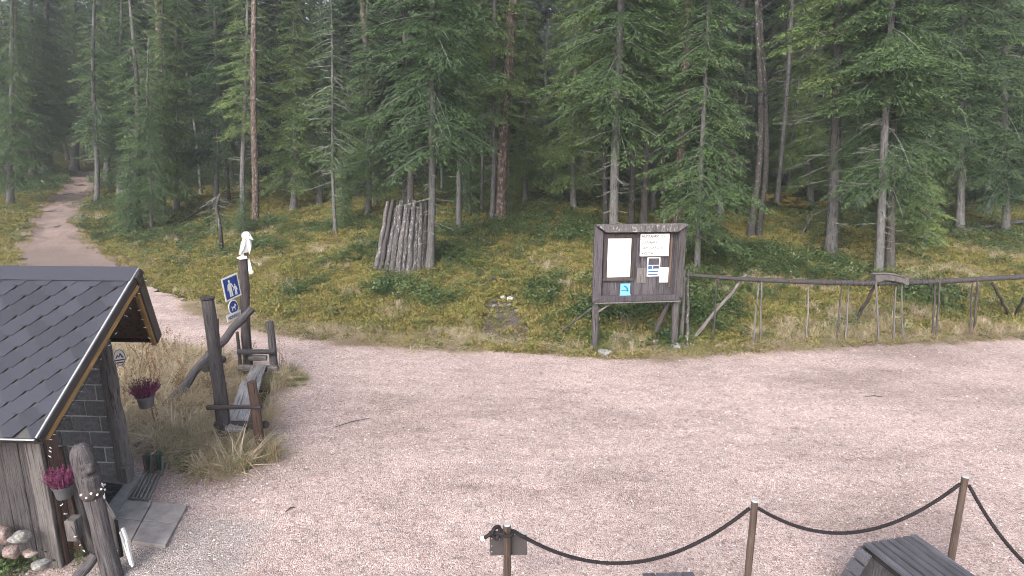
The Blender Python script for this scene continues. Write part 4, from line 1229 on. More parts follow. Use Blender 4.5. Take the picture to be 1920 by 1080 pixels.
# rakes: drip edge, black fascia, yellow batten
e0, e1 = ON + HD * 0.0, ON + HD * PROW + SV * SL
dr = (e1 - e0).normalized()
beam('drip_edge', e0 + SW * 0.014 + HD * 0.008, e1 + SW * 0.014 + HD * 0.008, 0.016, 0.014, M['drip'], cab, SW, 0)
beam('fascia', e0 - SW * 0.032 + HD * 0.012, e1 - SW * 0.032 + HD * 0.012, 0.022, 0.075, M['roof_black'], cab, SW, 0.003)
beam('batten', e0 + dr * .02 - SW * 0.096 + HD * 0.0, e1 - dr * .14 - SW * 0.096 + HD * 0.0, 0.045, 0.048, M['yellow_wood'], cab, SW, 0.003)
g0, g1 = OF.copy(), OF + HD * PROW + FV * FL
beam('fascia', g0 - FW * 0.055 + HD * 0.012, g1 - FW * 0.055 + HD * 0.012, 0.022, 0.115, M['roof_black'], cab, FW, 0.003)
beam('batten', g0 - FW * 0.12 - HD * 0.02, g1 - (g1 - g0).normalized() * .14 - FW * 0.12 - HD * 0.02, 0.05, 0.045, M['yellow_wood'], cab, FW, 0.003)
beam('eave_board', ON + HD * BACKA - SW * 0.05 - SV * 0.012, ON - SW * 0.05 - SV * 0.012, 0.02, 0.11, M['roof_black'], cab, SW, 0.003)
beam('drip_edge', ON + HD * BACKA + SW * 0.012 - SV * 0.018, ON + SW * 0.012 - SV * 0.018, 0.012, 0.012, M['drip'], cab, SW, 0)
beam('eave_board', OF + HD * BACKA - FW * 0.05 - FV * 0.012, OF - FW * 0.05 - FV * 0.012, 0.02, 0.09, M['underside'], cab, FW, 0.003)
# --- near side: weathered vertical planks
a = -2.9; k = 0
while a < -0.36:
    wd = rr.uniform(0.13, 0.21); wd = min(wd, -0.33 - a)
    top = 1.76
    o = MB().box((0, 0, top / 2), (wd - 0.008, 0.03 + rr.uniform(0, .012), top)).obj('plank', M['wood'], cab, Matrix.Translation(hut(a + wd / 2, -0.80 + rr.uniform(-.008, .008), 0)) @ frame(HD, UP), bevel=0.005)
    a += wd; k += 1
beam('corner_board', hut(-0.26, -0.83, -0.03), hut(-0.26, -0.83, 1.74), 0.15, 0.045, M['wood_pale'], cab, HN)
beam('corner_board', hut(-0.20, -0.72, -0.03), hut(-0.20, -0.72, 1.70), 0.15, 0.04, M['wood_brown'], cab, HD)
# white plate on the corner
MB().box((0, 0, 0), (0.05, 0.012, 0.2)).obj('plate', M['off_white'], cab, Matrix.Translation(hut(-0.165, -0.845, 1.50)) @ frame(HD, UP))
# --- far side: concrete blocks, each its own
WB = 0.74
wall = MB().box((0, 0, 0), (2.3, 0.10, 1.80)).obj('block_wall', M['mortar'], cab, Matrix.Translation(hut(-1.78, WB + 0.06, 0.93)) @ frame(HD, UP))
BW, BH = 0.345, 0.197
bmesh_cache = {}
for r_i in range(9):
    x = -0.64; first = (BW * 0.5 if r_i % 2 else BW * 0.95)
    z = 0.05 + r_i * BH
    wd = first
    while x > -2.85:
        key = round(wd, 3)
        if key not in bmesh_cache:
            bmesh_cache[key] = MB().box((0, 0, 0), (wd - 0.020, 0.06, BH - 0.020)).mesh('block', M['block'])
        o = bpy.data.objects.new('block', bmesh_cache[key])
        bv = o.modifiers.new('bevel', 'BEVEL'); bv.width = 0.006; bv.segments = 1
        link(o, wall, Matrix.Translation(hut(x - wd / 2, WB + 0.025 + rr.uniform(-.004, .004), z + BH / 2)) @ frame(HD, UP))
        x -= wd; wd = BW
# far corner post, with the cut notch at the foot
pp = hut(-0.56, 0.70)
log('corner_post', pp + UP * 0.05, hut(-0.60, 0.70, 1.80), 0.092, 0.080, M['wood_pale'], cab, 12, 3, .008)
MB().box((0, 0, 0.13), (0.12, 0.10, 0.30)).obj('post_foot', M['wood_pale'], cab, Matrix.Translation(hut(-0.50, 0.62)) @ frame(HD, UP), bevel=.02)
# oval badge nailed to the post
bc = P(224, 670, hut(-0.58, 0.60).y)
bn = Vector((0.55, -0.83, 0.05)).normalized(); bu = UP.cross(bn).normalized(); bv_ = bn.cross(bu)
def disc(rx, ry, d0, d1, c, U, V, W, n=28): return MB().prism([(rx * math.cos(2 * math.pi * i / n), ry * math.sin(2 * math.pi * i / n)) for i in range(n)], d0, d1, (U, V, W, c))
badge = disc(0.062, 0.098, 0, 0.008, bc, bu, bv_, bn).obj('oval_badge', M['white']); tag(badge, 'oval white badge with dark emblem nailed to the far hut post', 'badge')
def ring(rx, ry, wd, d0, d1, c, U, V, W, a0=0, a1=2 * math.pi, n=30):
    mb = MB()
    for i in range(n):
        t0, t1 = a0 + (a1 - a0) * i / n, a0 + (a1 - a0) * (i + 1) / n
        pts = [(rx * math.cos(t0), ry * math.sin(t0)), (rx * math.cos(t1), ry * math.sin(t1)), ((rx - wd) * math.cos(t1), (ry - wd) * math.sin(t1)), ((rx - wd) * math.cos(t0), (ry - wd) * math.sin(t0))]
        mb.prism(pts, d0, d1, (U, V, W, c))
    return mb
emb = ring(0.058, 0.093, 0.007, 0.008, 0.0105, bc, bu, bv_, bn)
emb.prism([(-.045, -.022), (.045, -.022), (.045, -.036), (-.045, -.036)], .008, .0105, (bu, bv_, bn, bc))
emb.prism([(-.034, -.052), (.034, -.052), (.03, -.066), (-.03, -.066)], .008, .0105, (bu, bv_, bn, bc))
emb.prism([(-.042, -.006), (-.019, .035), (-.006, .015), (.009, .055), (.042, -.006), (.023, -.006), (.009, .028), (-.005, -.002), (-.02, .014), (-.028, -.006)], .008, .0105, (bu, bv_, bn, bc))
emb.obj('emblem', M['ink'], badge)

# --- porch floor, mat
def quad_slab(name, pts, z, th, mat, parent=None):
    mb = MB(); n = len(pts)
    mb.add([(p.x, p.y, z - th) for p in pts] + [(p.x, p.y, z) for p in pts], [tuple(range(n - 1, -1, -1)), tuple(range(n, 2 * n))] + [(i, (i + 1) % n, n + (i + 1) % n, n + i) for i in range(n)])
    return mb.obj(name, mat, parent, bevel=0.004)
fl = [hut(-2.8, -0.75), GZ(150, 1000, .08), GZ(206, 972, .08), GZ(264, 893, .08), GZ(150, 866, .08), hut(-2.8, .76)]
tag(quad_slab('porch_floor', fl, 0.08, 0.12, M['concrete']), kind='structure')
mt = [GZ(u, v, .095) for u, v in [(140, 895), (231, 908), (196, 953), (110, 940)]]
mat_o = thing('door_mat', mt[3], 'black ribbed rubber mat on the concrete porch floor', 'mat')
quad_slab('mat_base', mt, 0.092, 0.010, M['rubber'], mat_o)
mbm = MB()
for i in range(16):
    for j in range(9):
        s, t_ = (i + .5) / 16, (j + .5) / 9
        p = (mt[0] * (1 - s) + mt[1] * s) * (1 - t_) + (mt[3] * (1 - s) + mt[2] * s) * t_
        mbm.box((p.x, p.y, 0.095), (0.016, 0.016, 0.008))
mbm.obj('nubs', M['rubber'], mat_o)['kind'] = 'stuff'
# --- paving slabs
tl, tr, br, bl = [GZ(u, v, .012) for u, v in [(219, 939), (353, 949), (311, 1027), (183, 1010)]]
pave = bpy.data.objects.new('paving', None); link(pave, None, Matrix.Translation(bl)); tag(pave, kind='structure')
for i in range(2):
    for j in range(2):
        def bl_(s, t_): return (tl * (1 - s) + tr * s) * (1 - t_) + (bl * (1 - s) + br * s) * t_
        g = 0.008
        s0, s1, t0, t1 = i / 2 + g, (i + 1) / 2 - g, j / 2 + g, (j + 1) / 2 - g
        quad_slab('paving_slab', [bl_(s0, t0), bl_(s0, t1), bl_(s1, t1), bl_(s1, t0)], 0.036 + rr.uniform(-.003, .003), .06, M['slab'], pave)
# --- steel boot grate
gt = thing('boot_grate', GZ(272, 918), 'galvanised steel boot grate lying beside the porch mat', 'grate')
c0, c1, c2, c3 = [GZ(u, v, .03) for u, v in [(268, 886), (301, 889), (278, 938), (242, 934)]]
for i in range(6):
    s = i / 5; a_ = c0 * (1 - s) + c1 * s; b_ = c3 * (1 - s) + c2 * s
    beam('bar', a_, b_, 0.010, 0.03, M['steel'], gt, UP, 0)
for s in (0.02, 0.5, 0.98):
    a_ = c0 * (1 - s) + c3 * s; b_ = c1 * (1 - s) + c2 * s
    beam('crossbar', a_ - UP * .004, b_ - UP * .004, 0.010, 0.02, M['steel'], gt, UP, 0)
# --- boot brush
bp = GZ(290, 888)
br_ = thing('boot_brush', bp, 'green-bristled boot brush standing at the end of the steel grate', 'brush')
yb = bp.y
for (u0, v0, u1, v1, nm) in [(273, 850, 283, 886, 'brush_block'), (291, 848, 302, 880, 'brush_block')]:
    q0, q1 = P(u0, v1, yb), P(u1, v0, yb + .02)
    c = (q0 + q1) / 2
    bb = MB().box((0, 0, 0), (abs(q1.x - q0.x) * .45, 0.10, abs(q1.z - q0.z))).obj(nm, M['wood_brown'], br_, Matrix.Translation(c + Vector((-.015, 0, 0))), bevel=.004)
    mbm = MB()
    for i in range(9):
        for j in range(5):
            mbm.box((c.x + 0.02, c.y - .04 + .02 * j, q0.z + (q1.z - q0.z) * (i + .5) / 9), (0.045, 0.010, 0.013))
    mbm.obj('bristles', M['brush_green'], bb)['kind'] = 'stuff'
beam('bracket', P(286, 888, yb - .02), P(286, 850, yb - .02), .02, .08, M['steel'], br_, HN, 0)
beam('bracket', P(305, 892, yb - .05), P(305, 858, yb - .05), .012, .03, M['steel'], br_, HN, 0)

# --- flower pots with heather
def heather_pot(name, c, rad, h, label, hang=None):
    """tapered pot; c = centre of rim"""
    e = thing(name, c - UP * h, label, 'flower pot', 'heather pots by the hut')
    n = 22
    prof = [(rad * .70, -h), (rad * .92, -h * .12), (rad * .93, -h * .10), (rad * 1.03, -h * .10), (rad * 1.03, 0), (rad * .93, 0), (rad * .88, -h * .15)]
    vs, fs = [], []
    for (r_, z) in prof:
        for i in range(n): vs.append((c.x + r_ * math.cos(2 * math.pi * i / n), c.y + r_ * math.sin(2 * math.pi * i / n), c.z + z))
    for k in range(len(prof) - 1):
        for i in range(n): fs.append((k * n + i, k * n + (i + 1) % n, (k + 1) * n + (i + 1) % n, (k + 1) * n + i))
    fs.append(tuple(range(n - 1, -1, -1)))
    o = MB().add(vs, fs).obj('pot', M['pot'], e, smooth=True); o.data.set_sharp_from_angle(angle=R(35))
    disc(rad * .9, rad * .9, 0, .005, c - UP * h * .13, Vector((1, 0, 0)), Vector((0, 1, 0)), UP, 20).obj('soil', M['pot_soil'], e)
    r = np.random.default_rng(int(abs(c.x) * 1000)); col = NPM()
    for i in range(150):
        a = r.uniform(0, 6.28); q = rad * .85 * math.sqrt(r.random()); hh = r.uniform(.10, .22) * rad / .1
        b0 = np.array([c.x + q * math.cos(a), c.y + q * math.sin(a), c.z - h * .12]); d = np.array([math.cos(a) * q / rad * .7, math.sin(a) * q / rad * .7, 1]) + r.normal(0, .12, 3)
        d /= np.linalg.norm(d); V, F = stick([b0, b0 + d * hh * .5, b0 + d * hh], [.003, .003, .001]); col.add(V, F, .95)
        m_ = 12; s = r.uniform(.35, 1, m_)[:, None]; dd_ = r.normal(0, 1, (m_, 3)) + d; dd_ /= np.linalg.norm(dd_, axis=1)[:, None]
        V, F, A = diamonds(b0 + d * hh * s, dd_, r.normal(0, 1, (m_, 3)), r.uniform(.012, .026, m_), r.uniform(.003, .007, m_), np.clip(r.random() * .7 + r.normal(0, .1, m_), 0, 1)); col.add(V, F, A)
    link(bpy.data.objects.new('heather', col.mesh('heather', M['heather'])), e)['kind'] = 'stuff'
    return e
pf = P(272, 741, hut(0, .55).y)
ep = heather_pot('heather_pot', pf, 0.10, 0.14, 'grey hanging pot of purple heather right of the far hut post')
hk = hut(-0.05, .62, 1.85)
MB().tube([pf + Vector((-.1, 0, 0)), hk], .002, 4).obj('hanger', M['wire'], ep); MB().tube([pf + Vector((.1, 0, 0)), hk], .002, 4).obj('hanger', M['wire'], ep)
pn = P(117, 909, 5.34)
heather_pot('heather_pot', pn, 0.088, 0.125, 'grey pot of magenta heather fixed between the carved post and hut corner')

# --- carved post with a bearded head
cb = GZ(212, 1085); ct = P(152, 838, cb.y + 0.02)
st = thing('carved_post', cb, 'weathered log post carved as a long-haired bearded head at the porch', 'carving')
ax = (ct - cb); Lc = ax.length; axn = ax.normalized()
neck = cb + axn * (Lc * .66)
log('shaft', cb - axn * .15, neck, .088, .080, M['wood'], st, 14, 5, .006)
fw = Vector((0.80, -0.6, 0)).normalized(); fw = (fw - axn * fw.dot(axn)).normalized(); sd2 = axn.cross(fw)
def head_mesh():
    """one carved block: forehead, nose, cheeks, beard, hair at the back"""
    nu, nv = 26, 26; vs, fs = [], []
    for j in range(nv):
        s = j / (nv - 1); z = s * Lc * .36
        base = .084 * (1 - .08 * s) if s < .75 else .079 * math.sqrt(max(0.02, 1 - ((s - .75) / .27) ** 2))
        for i in range(nu):
            a = 2 * math.pi * i / nu; fr = math.cos(a)        # 1 = front
            rr_ = base
            side = abs(math.sin(a))
            face = max(0, fr) ** 3
            if .44 < s < .64: rr_ += .055 * max(0, fr) ** 10 * math.sin(math.pi * min(1, (.64 - s) / .20 + .05))   # nose
            if .60 < s < .66: rr_ += .030 * face                                     # brow
            if .53 < s < .60: rr_ -= .036 * math.exp(-((side - .42) / .16) ** 2) * (fr > 0)     # eye sockets
            if .36 < s < .42: rr_ -= .034 * max(0, fr) ** 6                         # mouth
            if s < .38: rr_ += .034 * face * (s / .38) + .010 * math.sin(a * 11 + s * 4)     # beard strands
            if fr < .35: rr_ += .012 + .014 * math.sin(a * 9 + s * 5)              # hair grooves
            p = neck + axn * z + fw * (rr_ * math.cos(a)) + sd2 * (rr_ * math.sin(a))
            vs.append(p)
    for j in range(nv - 1):
        for i in range(nu): fs.append((j * nu + i, j * nu + (i + 1) % nu, (j + 1) * nu + (i + 1) % nu, (j + 1) * nu + i))
    fs.append(tuple(range(nu - 1, -1, -1))); fs.append(tuple((nv - 1) * nu + i for i in range(nu)))
    return MB().add(vs, fs)
head_mesh().obj('carved_head', M['wood'], st, smooth=True)
cc = cb + axn * (Lc * .68)
MB().tube([cc - axn * .06, cc - axn * .02, cc + axn * .06], [.090, .102, .088], 20).obj('collar', M['wood_dark'], st, smooth=True)
mbm = MB()
for i in range(7):
    a = -1.2 + i * .42; p = cc + axn * (.015 * (-1) ** i) + (fw * math.cos(a) + sd2 * math.sin(a)) * .103
    mbm.box(p, (.014, .014, .014))
mbm.obj('studs', M['white_paint'], st)['kind'] = 'stuff'
# white notice on the post
nc = P(180, 922, cb.y - .0) + Vector((0.02, 0, 0))
ntc = MB().prism([(-.045, -.11), (.05, -.09), (.05, .06), (.0, .11), (-.045, .10)], 0, .008, (Vector((.35, .93, 0)).normalized(), UP, Vector((.93, -.35, 0)).normalized(), nc)).obj('white_notice', M['white'])
tag(ntc, 'white angular notice fixed to the right side of the carved post', 'notice')
MB().box((0, 0, 0), (.03, .004, .03)).obj('print', M['ink'], ntc, Matrix.Translation(nc + Vector((.012, -.004, -.07))) @ frame(Vector((.35, .93, 0)), UP))

# --- slab fence between hut corner and carved post
fp = thing('slab_screen', hut(-.05, -.72), 'screen of upright rough slabs between the hut corner and the carved post', 'screen')
for i, (u0, v0, u1, v1, w_) in enumerate([(86, 868, 128, 1052, .11), (103, 842, 150, 1048, .12), (112, 838, 172, 1030, .12), (130, 940, 186, 1020, .10)]):
    yb_ = 5.50 + .05 * i
    b_ = P(u1, v1, yb_); t_ = P(u0, v0, yb_ + .03); b_.z = min(b_.z, 0.0)
    beam('slab', b_, t_, w_, .05, M['wood_brown' if i % 2 else 'wood'], fp, HN, .012)
# small grey step block and props at the foot
q = P(140, 990, 5.42)
tag(MB().box((0, 0, 0), (.10, .12, .22)).obj('wooden_block', M['wood_pale'], None, Matrix.Translation(q) @ frame(HD, UP), bevel=.008), 'small pale wooden block leaning between the slab screen and the carved post', 'block')
q0, q1 = P(140, 1092, 5.02), P(178, 1040, 5.20)
tag(log('support_log', q0, q1, .05, .045, M['wood'], None, 10, 8), 'short slanting log bracing the foot of the carved post', 'log')
# leaning dark board right of the carved post
b0, b1, b2, b3 = P(170, 985, 5.48), P(226, 1034, 5.42), P(216, 976, 5.48), P(186, 925, 5.62)
sb = thing('leaning_board', b1, 'dark sandwich board standing edge-on right of the carved post', 'sign board')
nrm_ = (b1 - b0).cross(b3 - b0).normalized()
MB().add([b0, b1, b2, b3] + [p + nrm_ * .025 for p in (b0, b1, b2, b3)], [(0, 1, 2, 3), (7, 6, 5, 4), (0, 4, 5, 1), (1, 5, 6, 2), (2, 6, 7, 3), (3, 7, 4, 0)]).obj('panel', M['dark_plate'], sb)
beam('top_rail', b3 + UP * .012, b2 + UP * .012, .03, .03, M['wood_pale'], sb, UP, .004)
beam('leg', b2, b1 - UP * .06, .03, .035, M['shade'], sb, HN, .004)
# folded white trestle
tr_ = thing('white_trestle', GZ(245, 1058), 'folded white wooden trestle legs on the paving beside the sandwich board', 'trestle')
for (u0, v0, u1, v1, yy) in [(229, 990, 236, 1020, 5.38), (226, 996, 246, 1058, 5.35), (230, 990, 238, 1012, 5.34), (237, 1012, 249, 1062, 5.30)]:
    beam('leg', P(u0, v0, yy), P(u1, v1, yy - .02), .018, .03, M['white_paint'], tr_, HN, .003)
# bottle-shaped lantern
lb = P(206, 1024, 5.30)
ln_ = thing('glass_bottle', lb, 'small clear bottle with white label leaning at the sandwich board', 'bottle')
d_ = (P(195, 996, 5.36) - lb); Ld = d_.length; dn = d_.normalized()
MB().tube([lb, lb + dn * Ld * .55, lb + dn * Ld * .72, lb + dn * Ld * .95], [.028, .028, .012, .011], 12).obj('bottle_body', M['pot'], ln_, smooth=True)
MB().tube([lb + dn * Ld * .16, lb + dn * Ld * .5], [.030, .030], 12, False).obj('paper_label', M['white'], ln_, smooth=True)
MB().tube([lb + dn * Ld * .93, lb + dn * Ld * 1.0], [.013, .013], 10).obj('cap', M['white'], ln_)
MB().tube([lb - dn * .01, lb + dn * Ld * .1], [.034, .034], 12).obj('base', M['white'], ln_)

# --- stones at the wall foot
def stone(name, c, sx, sy, sz, seed, mat, label, group=None, rot=0, boxy=0.0):
    bm = bmesh.new(); bmesh.ops.create_icosphere(bm, subdivisions=3, radius=1)
    r_ = random.Random(seed); o_ = [Vector((r_.gauss(0, 1), r_.gauss(0, 1), r_.gauss(0, 1))).normalized() for _ in range(13)]
    cut = [r_.uniform(.55, .85) for _ in o_]
    for v_ in bm.verts:
        d = v_.co.copy()
        for n_, k in zip(o_, cut):
            t_ = d.dot(n_)
            if t_ > k: d -= n_ * (t_ - k) * .97
        d *= 1 + .05 * math.sin(d.x * 7 + seed) * math.sin(d.y * 6)
        v_.co = Vector((d.x * sx, d.y * sy, d.z * sz))
    me = bpy.data.meshes.new(name); bm.to_mesh(me); bm.free(); me.materials.append(mat)
    me.polygons.foreach_set('use_smooth', [True] * len(me.polygons))
    o = link(bpy.data.objects.new(name, me), None, Matrix.Translation(Vector(c)) @ Matrix.Rotation(rot, 4, 'Z'))
    return tag(o, label, 'stone', group)
gw = 'stones at the hut wall'
stone('stone', P(2, 1003, 5.26), .11, .1, .10, 1, M['stone_pink'], 'pinkish stone at the left picture edge against the hut wall', gw)
stone('stone', P(36, 1008, 5.20), .105, .08, .062, 2, M['stone_grey'], 'flat lichen-spotted grey stone on top of the others at the hut wall', gw, .3)
stone('stone', P(22, 1035, 5.10), .075, .08, .075, 3, M['stone_pink'], 'rounded pink stone under the flat grey one at the hut wall', gw)
stone('stone', P(57, 1038, 5.12), .085, .06, .042, 4, M['stone_pink'], 'oblong reddish stone slab by the hut corner board', gw, -.15)
stone('stone', P(78, 1058, 5.06), .09, .07, .05, 5, M['stone_grey'], 'low layered stone at the foot of the hut corner board', gw)
stone('stone', GZ(268, 838) + UP * .05, .13, .11, .10, 6, M['stone_grey'], 'round grey boulder in the dry grass behind the far hut post')
stone('stone', GZ(310, 838) + UP * .03, .09, .09, .06, 9, M['stone_grey'], 'small mossy grey stone in the dry grass right of the round boulder')

# --- strings of fairy lights
def light_string(pts, n, label, sag=0.05, seed=1):
    r_ = random.Random(seed); pts = [Vector(p) for p in pts]
    seg = [(pts[i + 1] - pts[i]).length for i in range(len(pts) - 1)]; tot = sum(seg)
    def at(s):
        s *= tot
        for i, l_ in enumerate(seg):
            if s <= l_ or i == len(seg) - 1:
                f_ = min(1, s / l_); return pts[i].lerp(pts[i + 1], f_) - UP * sag * math.sin(math.pi * f_)
            s -= l_
    e = thing('fairy_lights', pts[0], label, 'string lights', 'fairy light strings on the hut')
    MB().tube([at(i / 40) for i in range(41)], .0028, 5).obj('wire', M['wire'], e)
    base = None
    for i in range(n):
        p = at((i + r_.uniform(.2, .8)) / n) - UP * .012
        if base is None: base = MB().tube([(-.016, 0, 0), (0, 0, 0), (.016, 0, 0)], [.003, .0045, .002], 6).mesh('bulb', M['bulb'])
        link(bpy.data.objects.new('bulb', base), e, Matrix.Translation(p) @ Euler((0, r_.uniform(-.6, .6), r_.uniform(-.6, .6))).to_matrix().to_4x4())
    return e
light_string([e1 - SW * .16, e0 - SW * .16 + SV * .05], 13, 'string of unlit fairy lights hanging under the near gable edge of the hut', .03, 1)
light_string([g1 - FW * .15 - HD * .03, g0 - FW * .15 - HD * .03], 7, 'string of unlit fairy lights along the far gable edge of the hut', .02, 2)
light_string([e0 - SW * .15 + SV * .06, P(92, 858, 5.45), P(100, 905, 5.42), P(122, 960, 5.40), P(150, 1020, 5.30), P(178, 1052, 5.22)], 15, 'string of unlit fairy lights dangling from the hut corner over the heather pot', .02, 3)

# ================================================================== THE LOG BENCH AND THE SIGN POST
yb0, yb1 = 7.90, 10.40
bn_ = thing('log_bench', GZ(455, 800), 'rough log bench of grey planks with upright posts beside the dry grass', 'bench')
tp = GZ(425, 836)
log('post', tp - UP * .1, P(389, 562, tp.y), .088, .074, M['wood'], bn_, 14, 1, .008, 'tall thick bench post with pale peeled top')
o = disc(.09, .082, 0, .02, P(389, 560, tp.y), Vector((1, 0, 0)), Vector((0, 1, 0)), Vector((0.05, -.05, 1)).normalized(), 14).obj('post_cap', M['wood_dark'], bn_)
np_ = GZ(491, 847)
log('post', np_ - UP * .1, P(472, 716, np_.y), .062, .055, M['wood_brown'], bn_, 12, 2, .008)
fp_ = GZ(518, 710)
log('post', fp_ - UP * .1, P(505, 603, fp_.y), .074, .064, M['wood'], bn_, 12, 3, .008)
fl_ = GZ(452, 712)
log('post', fl_ - UP * .1, P(445, 622, fl_.y), .032, .028, M['wood_dark'], bn_, 8, 4, .008)
# cross bars
def bar(u0, v0, u1, v1, Y, r_, mat, Y1=None): return log('crossbar', P(u0, v0, Y), P(u1, v1, Y1 or Y), r_, r_ * .92, mat, bn_, 10, int(u0), .005)
yn = (tp.y + np_.y) / 2
bar(389, 764, 489, 763, tp.y - .10, .032, M['wood_dark'], np_.y - .08)
bar(405, 796, 501, 797, tp.y + .10, .052, M['wood_dark'], np_.y + .09)
bar(446, 660, 516, 660, fp_.y - .11, .045, M['wood'], fp_.y - .11)
bar(449, 690, 521, 691, fp_.y - .10, .060, M['wood_pale'], fp_.y - .10)
# seat planks
def seat(px, y0, y1, z0, z1, th, mat):
    pts = [P(u, v, Y) for (u, v, Y) in px]
    c = sum(pts, Vector()) / 4
    n_ = (pts[1] - pts[0]).cross(pts[3] - pts[0]).normalized()
    if n_.z < 0: n_ = -n_
    d = ((pts[2] + pts[3]) / 2 - (pts[0] + pts[1]) / 2).normalized()
    X_ = n_.cross(d).normalized() * -1; X_ = d.cross(n_).normalized()
    Mx = Matrix(((X_.x, n_.x, d.x, c.x), (X_.y, n_.y, d.y, c.y), (X_.z, n_.z, d.z, c.z), (0, 0, 0, 1)))
    if Mx.determinant() < 0: X_ = -X_; Mx = Matrix(((X_.x, n_.x, d.x, c.x), (X_.y, n_.y, d.y, c.y), (X_.z, n_.z, d.z, c.z), (0, 0, 0, 1)))
    Mi = Mx.inverted(); loc = [Mi @ p for p in pts]
    vs = loc + [p - Vector((0, th, 0)) for p in loc]
    return MB().add(vs, [(0, 1, 2, 3), (7, 6, 5, 4), (0, 4, 5, 1), (1, 5, 6, 2), (2, 6, 7, 3), (3, 7, 4, 0)]).obj('seat_plank', mat, bn_, Mx, bevel=.008)
seat([(421, 803, yb0 - .12), (460, 806, yb0 - .12), (489, 718, 9.15), (452, 715, 9.15)], 0, 0, 0, 0, .05, M['seat_wood'])
seat([(458, 720, 9.05), (480, 748, 8.7), (501, 682, 10.25), (474, 682, 10.25)], 0, 0, 0, 0, .05, M['seat_wood'])
log('head_log', P(468, 671, 10.34), P(500, 671, 10.34), .05, .05, M['wood_pale'], bn_, 10, 9, .004)

# long slanting log
s0, s1 = GZ(284, 788), P(470, 578, 10.36)
lg = thing('slanting_log', s0, 'long slanting log rising from the dry grass to the sign post', 'log')
log('log', s0 - UP * .03, s1, .068, .064, M['wood'], lg, 12, 7, .02)
e_ = P(384, 692, 8.6)
tag(log('log_stub', e_, e_ + Vector((.08, .42, .0)), .062, .06, M['wood_dark'], None, 12, 12), 'short round log end poking out left of the tall bench post', 'log')
wp = GZ(411, 700)
tag(log('peeled_stake', wp - UP * .05, P(406, 598, wp.y), .05, .04, M['wood_lichen'], None, 10, 14), 'peeled white stake standing just behind the tall bench post', 'stake')

# sign post with three signs
sp = GZ(464, 706); spt = P(456, 486, sp.y)
post = tag(log('sign_post', sp - UP * .15, spt, .088, .074, M['wood_dark'], None, 14, 6, .01), 'tall dark sign post behind the log bench', 'post')
def corners(px):  return [P(u, v, Y) for u, v, Y in px]
def panel_axes(c):
    """bottom-left, bottom-right, top-right, top-left"""
    U = (c[1] - c[0]); V = (c[3] - c[0]); Wd, Hd = U.length, V.length; U = U.normalized(); V = (V - U * V.dot(U)).normalized()
    Wn = U.cross(V).normalized()
    return U, V, Wn, c[0], Wd, Hd
y0_, y1_ = sp.y - .50, sp.y - .10
U, V, Wn, O, Wd, Hd = panel_axes(corners([(424, 567, y0_), (453, 553, y1_), (450, 512, y1_), (416, 523, y0_)]))
sg = thing('pedestrian_sign', O, 'square blue sign with white adult and child figures on the sign post', 'sign')
MB().prism([(0, 0), (Wd, 0), (Wd, Hd), (0, Hd)], -.006, 0, (U, V, Wn, O)).obj('plate', M['white'], sg)
m_ = .028
MB().prism([(m_, m_), (Wd - m_, m_), (Wd - m_, Hd - m_), (m_, Hd - m_)], 0.0005, .0025, (U, V, Wn, O)).obj('blue_field', M['blue'], sg)
def figure(cx, cy, s, flip=1):
    mb = MB(); A = (U, V, Wn, O)
    def pl(pts): mb.prism([(cx + flip * x * s, cy + y * s) for x, y in (pts if flip > 0 else pts[::-1])], .003, .0045, A)
    mb.prism([(cx + .085 * s * math.cos(i * .5236), cy + .90 * s + .10 * s * math.sin(i * .5236)) for i in range(12)], .003, .0045, A)
    pl([(-.15, .42), (.12, .42), (.15, .78), (-.10, .80), (-.19, .70)])
    pl([(-.14, .0), (-.02, .0), (.02, .43), (-.14, .43)]); pl([(.03, .0), (.15, .0), (.12, .43), (.02, .43)])
    pl([(-.27, .40), (-.19, .38), (-.14, .66), (-.18, .74)]); pl([(.12, .70), (.17, .76), (.33, .48), (.27, .44)])
    return mb
figure(Wd * .40, Hd * .13, Hd * .72).obj('adult_figure', M['white'], sg)
figure(Wd * .70, Hd * .12, Hd * .48, -1).obj('child_figure', M['white'], sg)
# round dog sign
dc = P(438, 576, y1_ - .12); dr_ = .125
ds = thing('dog_sign', dc, 'small round blue sign with a white dog below the pedestrian sign', 'sign')
disc(dr_, dr_, -.006, 0, dc, U, V, Wn).obj('plate', M['white'], ds)
disc(dr_ * .86, dr_ * .86, .0005, .0025, dc, U, V, Wn).obj('blue_field', M['blue'], ds)
dog = [(-.62, .02), (-.42, .16), (-.20, .12), (.18, .10), (.34, .34), (.40, .50), (.50, .34), (.68, .26), (.62, .12), (.44, .08), (.36, -.14), (.44, -.50), (.30, -.50), (.20, -.16), (-.22, -.14), (-.34, -.30), (-.28, -.52), (-.42, -.52), (-.50, -.26), (-.44, .0)]
cdg = MB()
for q_ in ([(-.45, .05), (-.40, -.16), (.30, -.16), (.36, .16), (-.2, .14)], [(.22, .08), (.36, -.02), (.66, .14), (.68, .26), (.50, .36), (.38, .52), (.30, .36)], [(-.48, -.5), (-.34, -.5), (-.24, -.12), (-.44, -.10)], [(.18, -.5), (.32, -.5), (.36, -.1), (.18, -.1)], [(-.66, .28), (-.58, .32), (-.36, .08), (-.44, .0)]):
    cdg.prism([(x * dr_ * .82, y * dr_ * .82) for x, y in q_], .003, .0045, (U, V, Wn, dc))
cdg.obj('dog_figure', M['white'], ds)
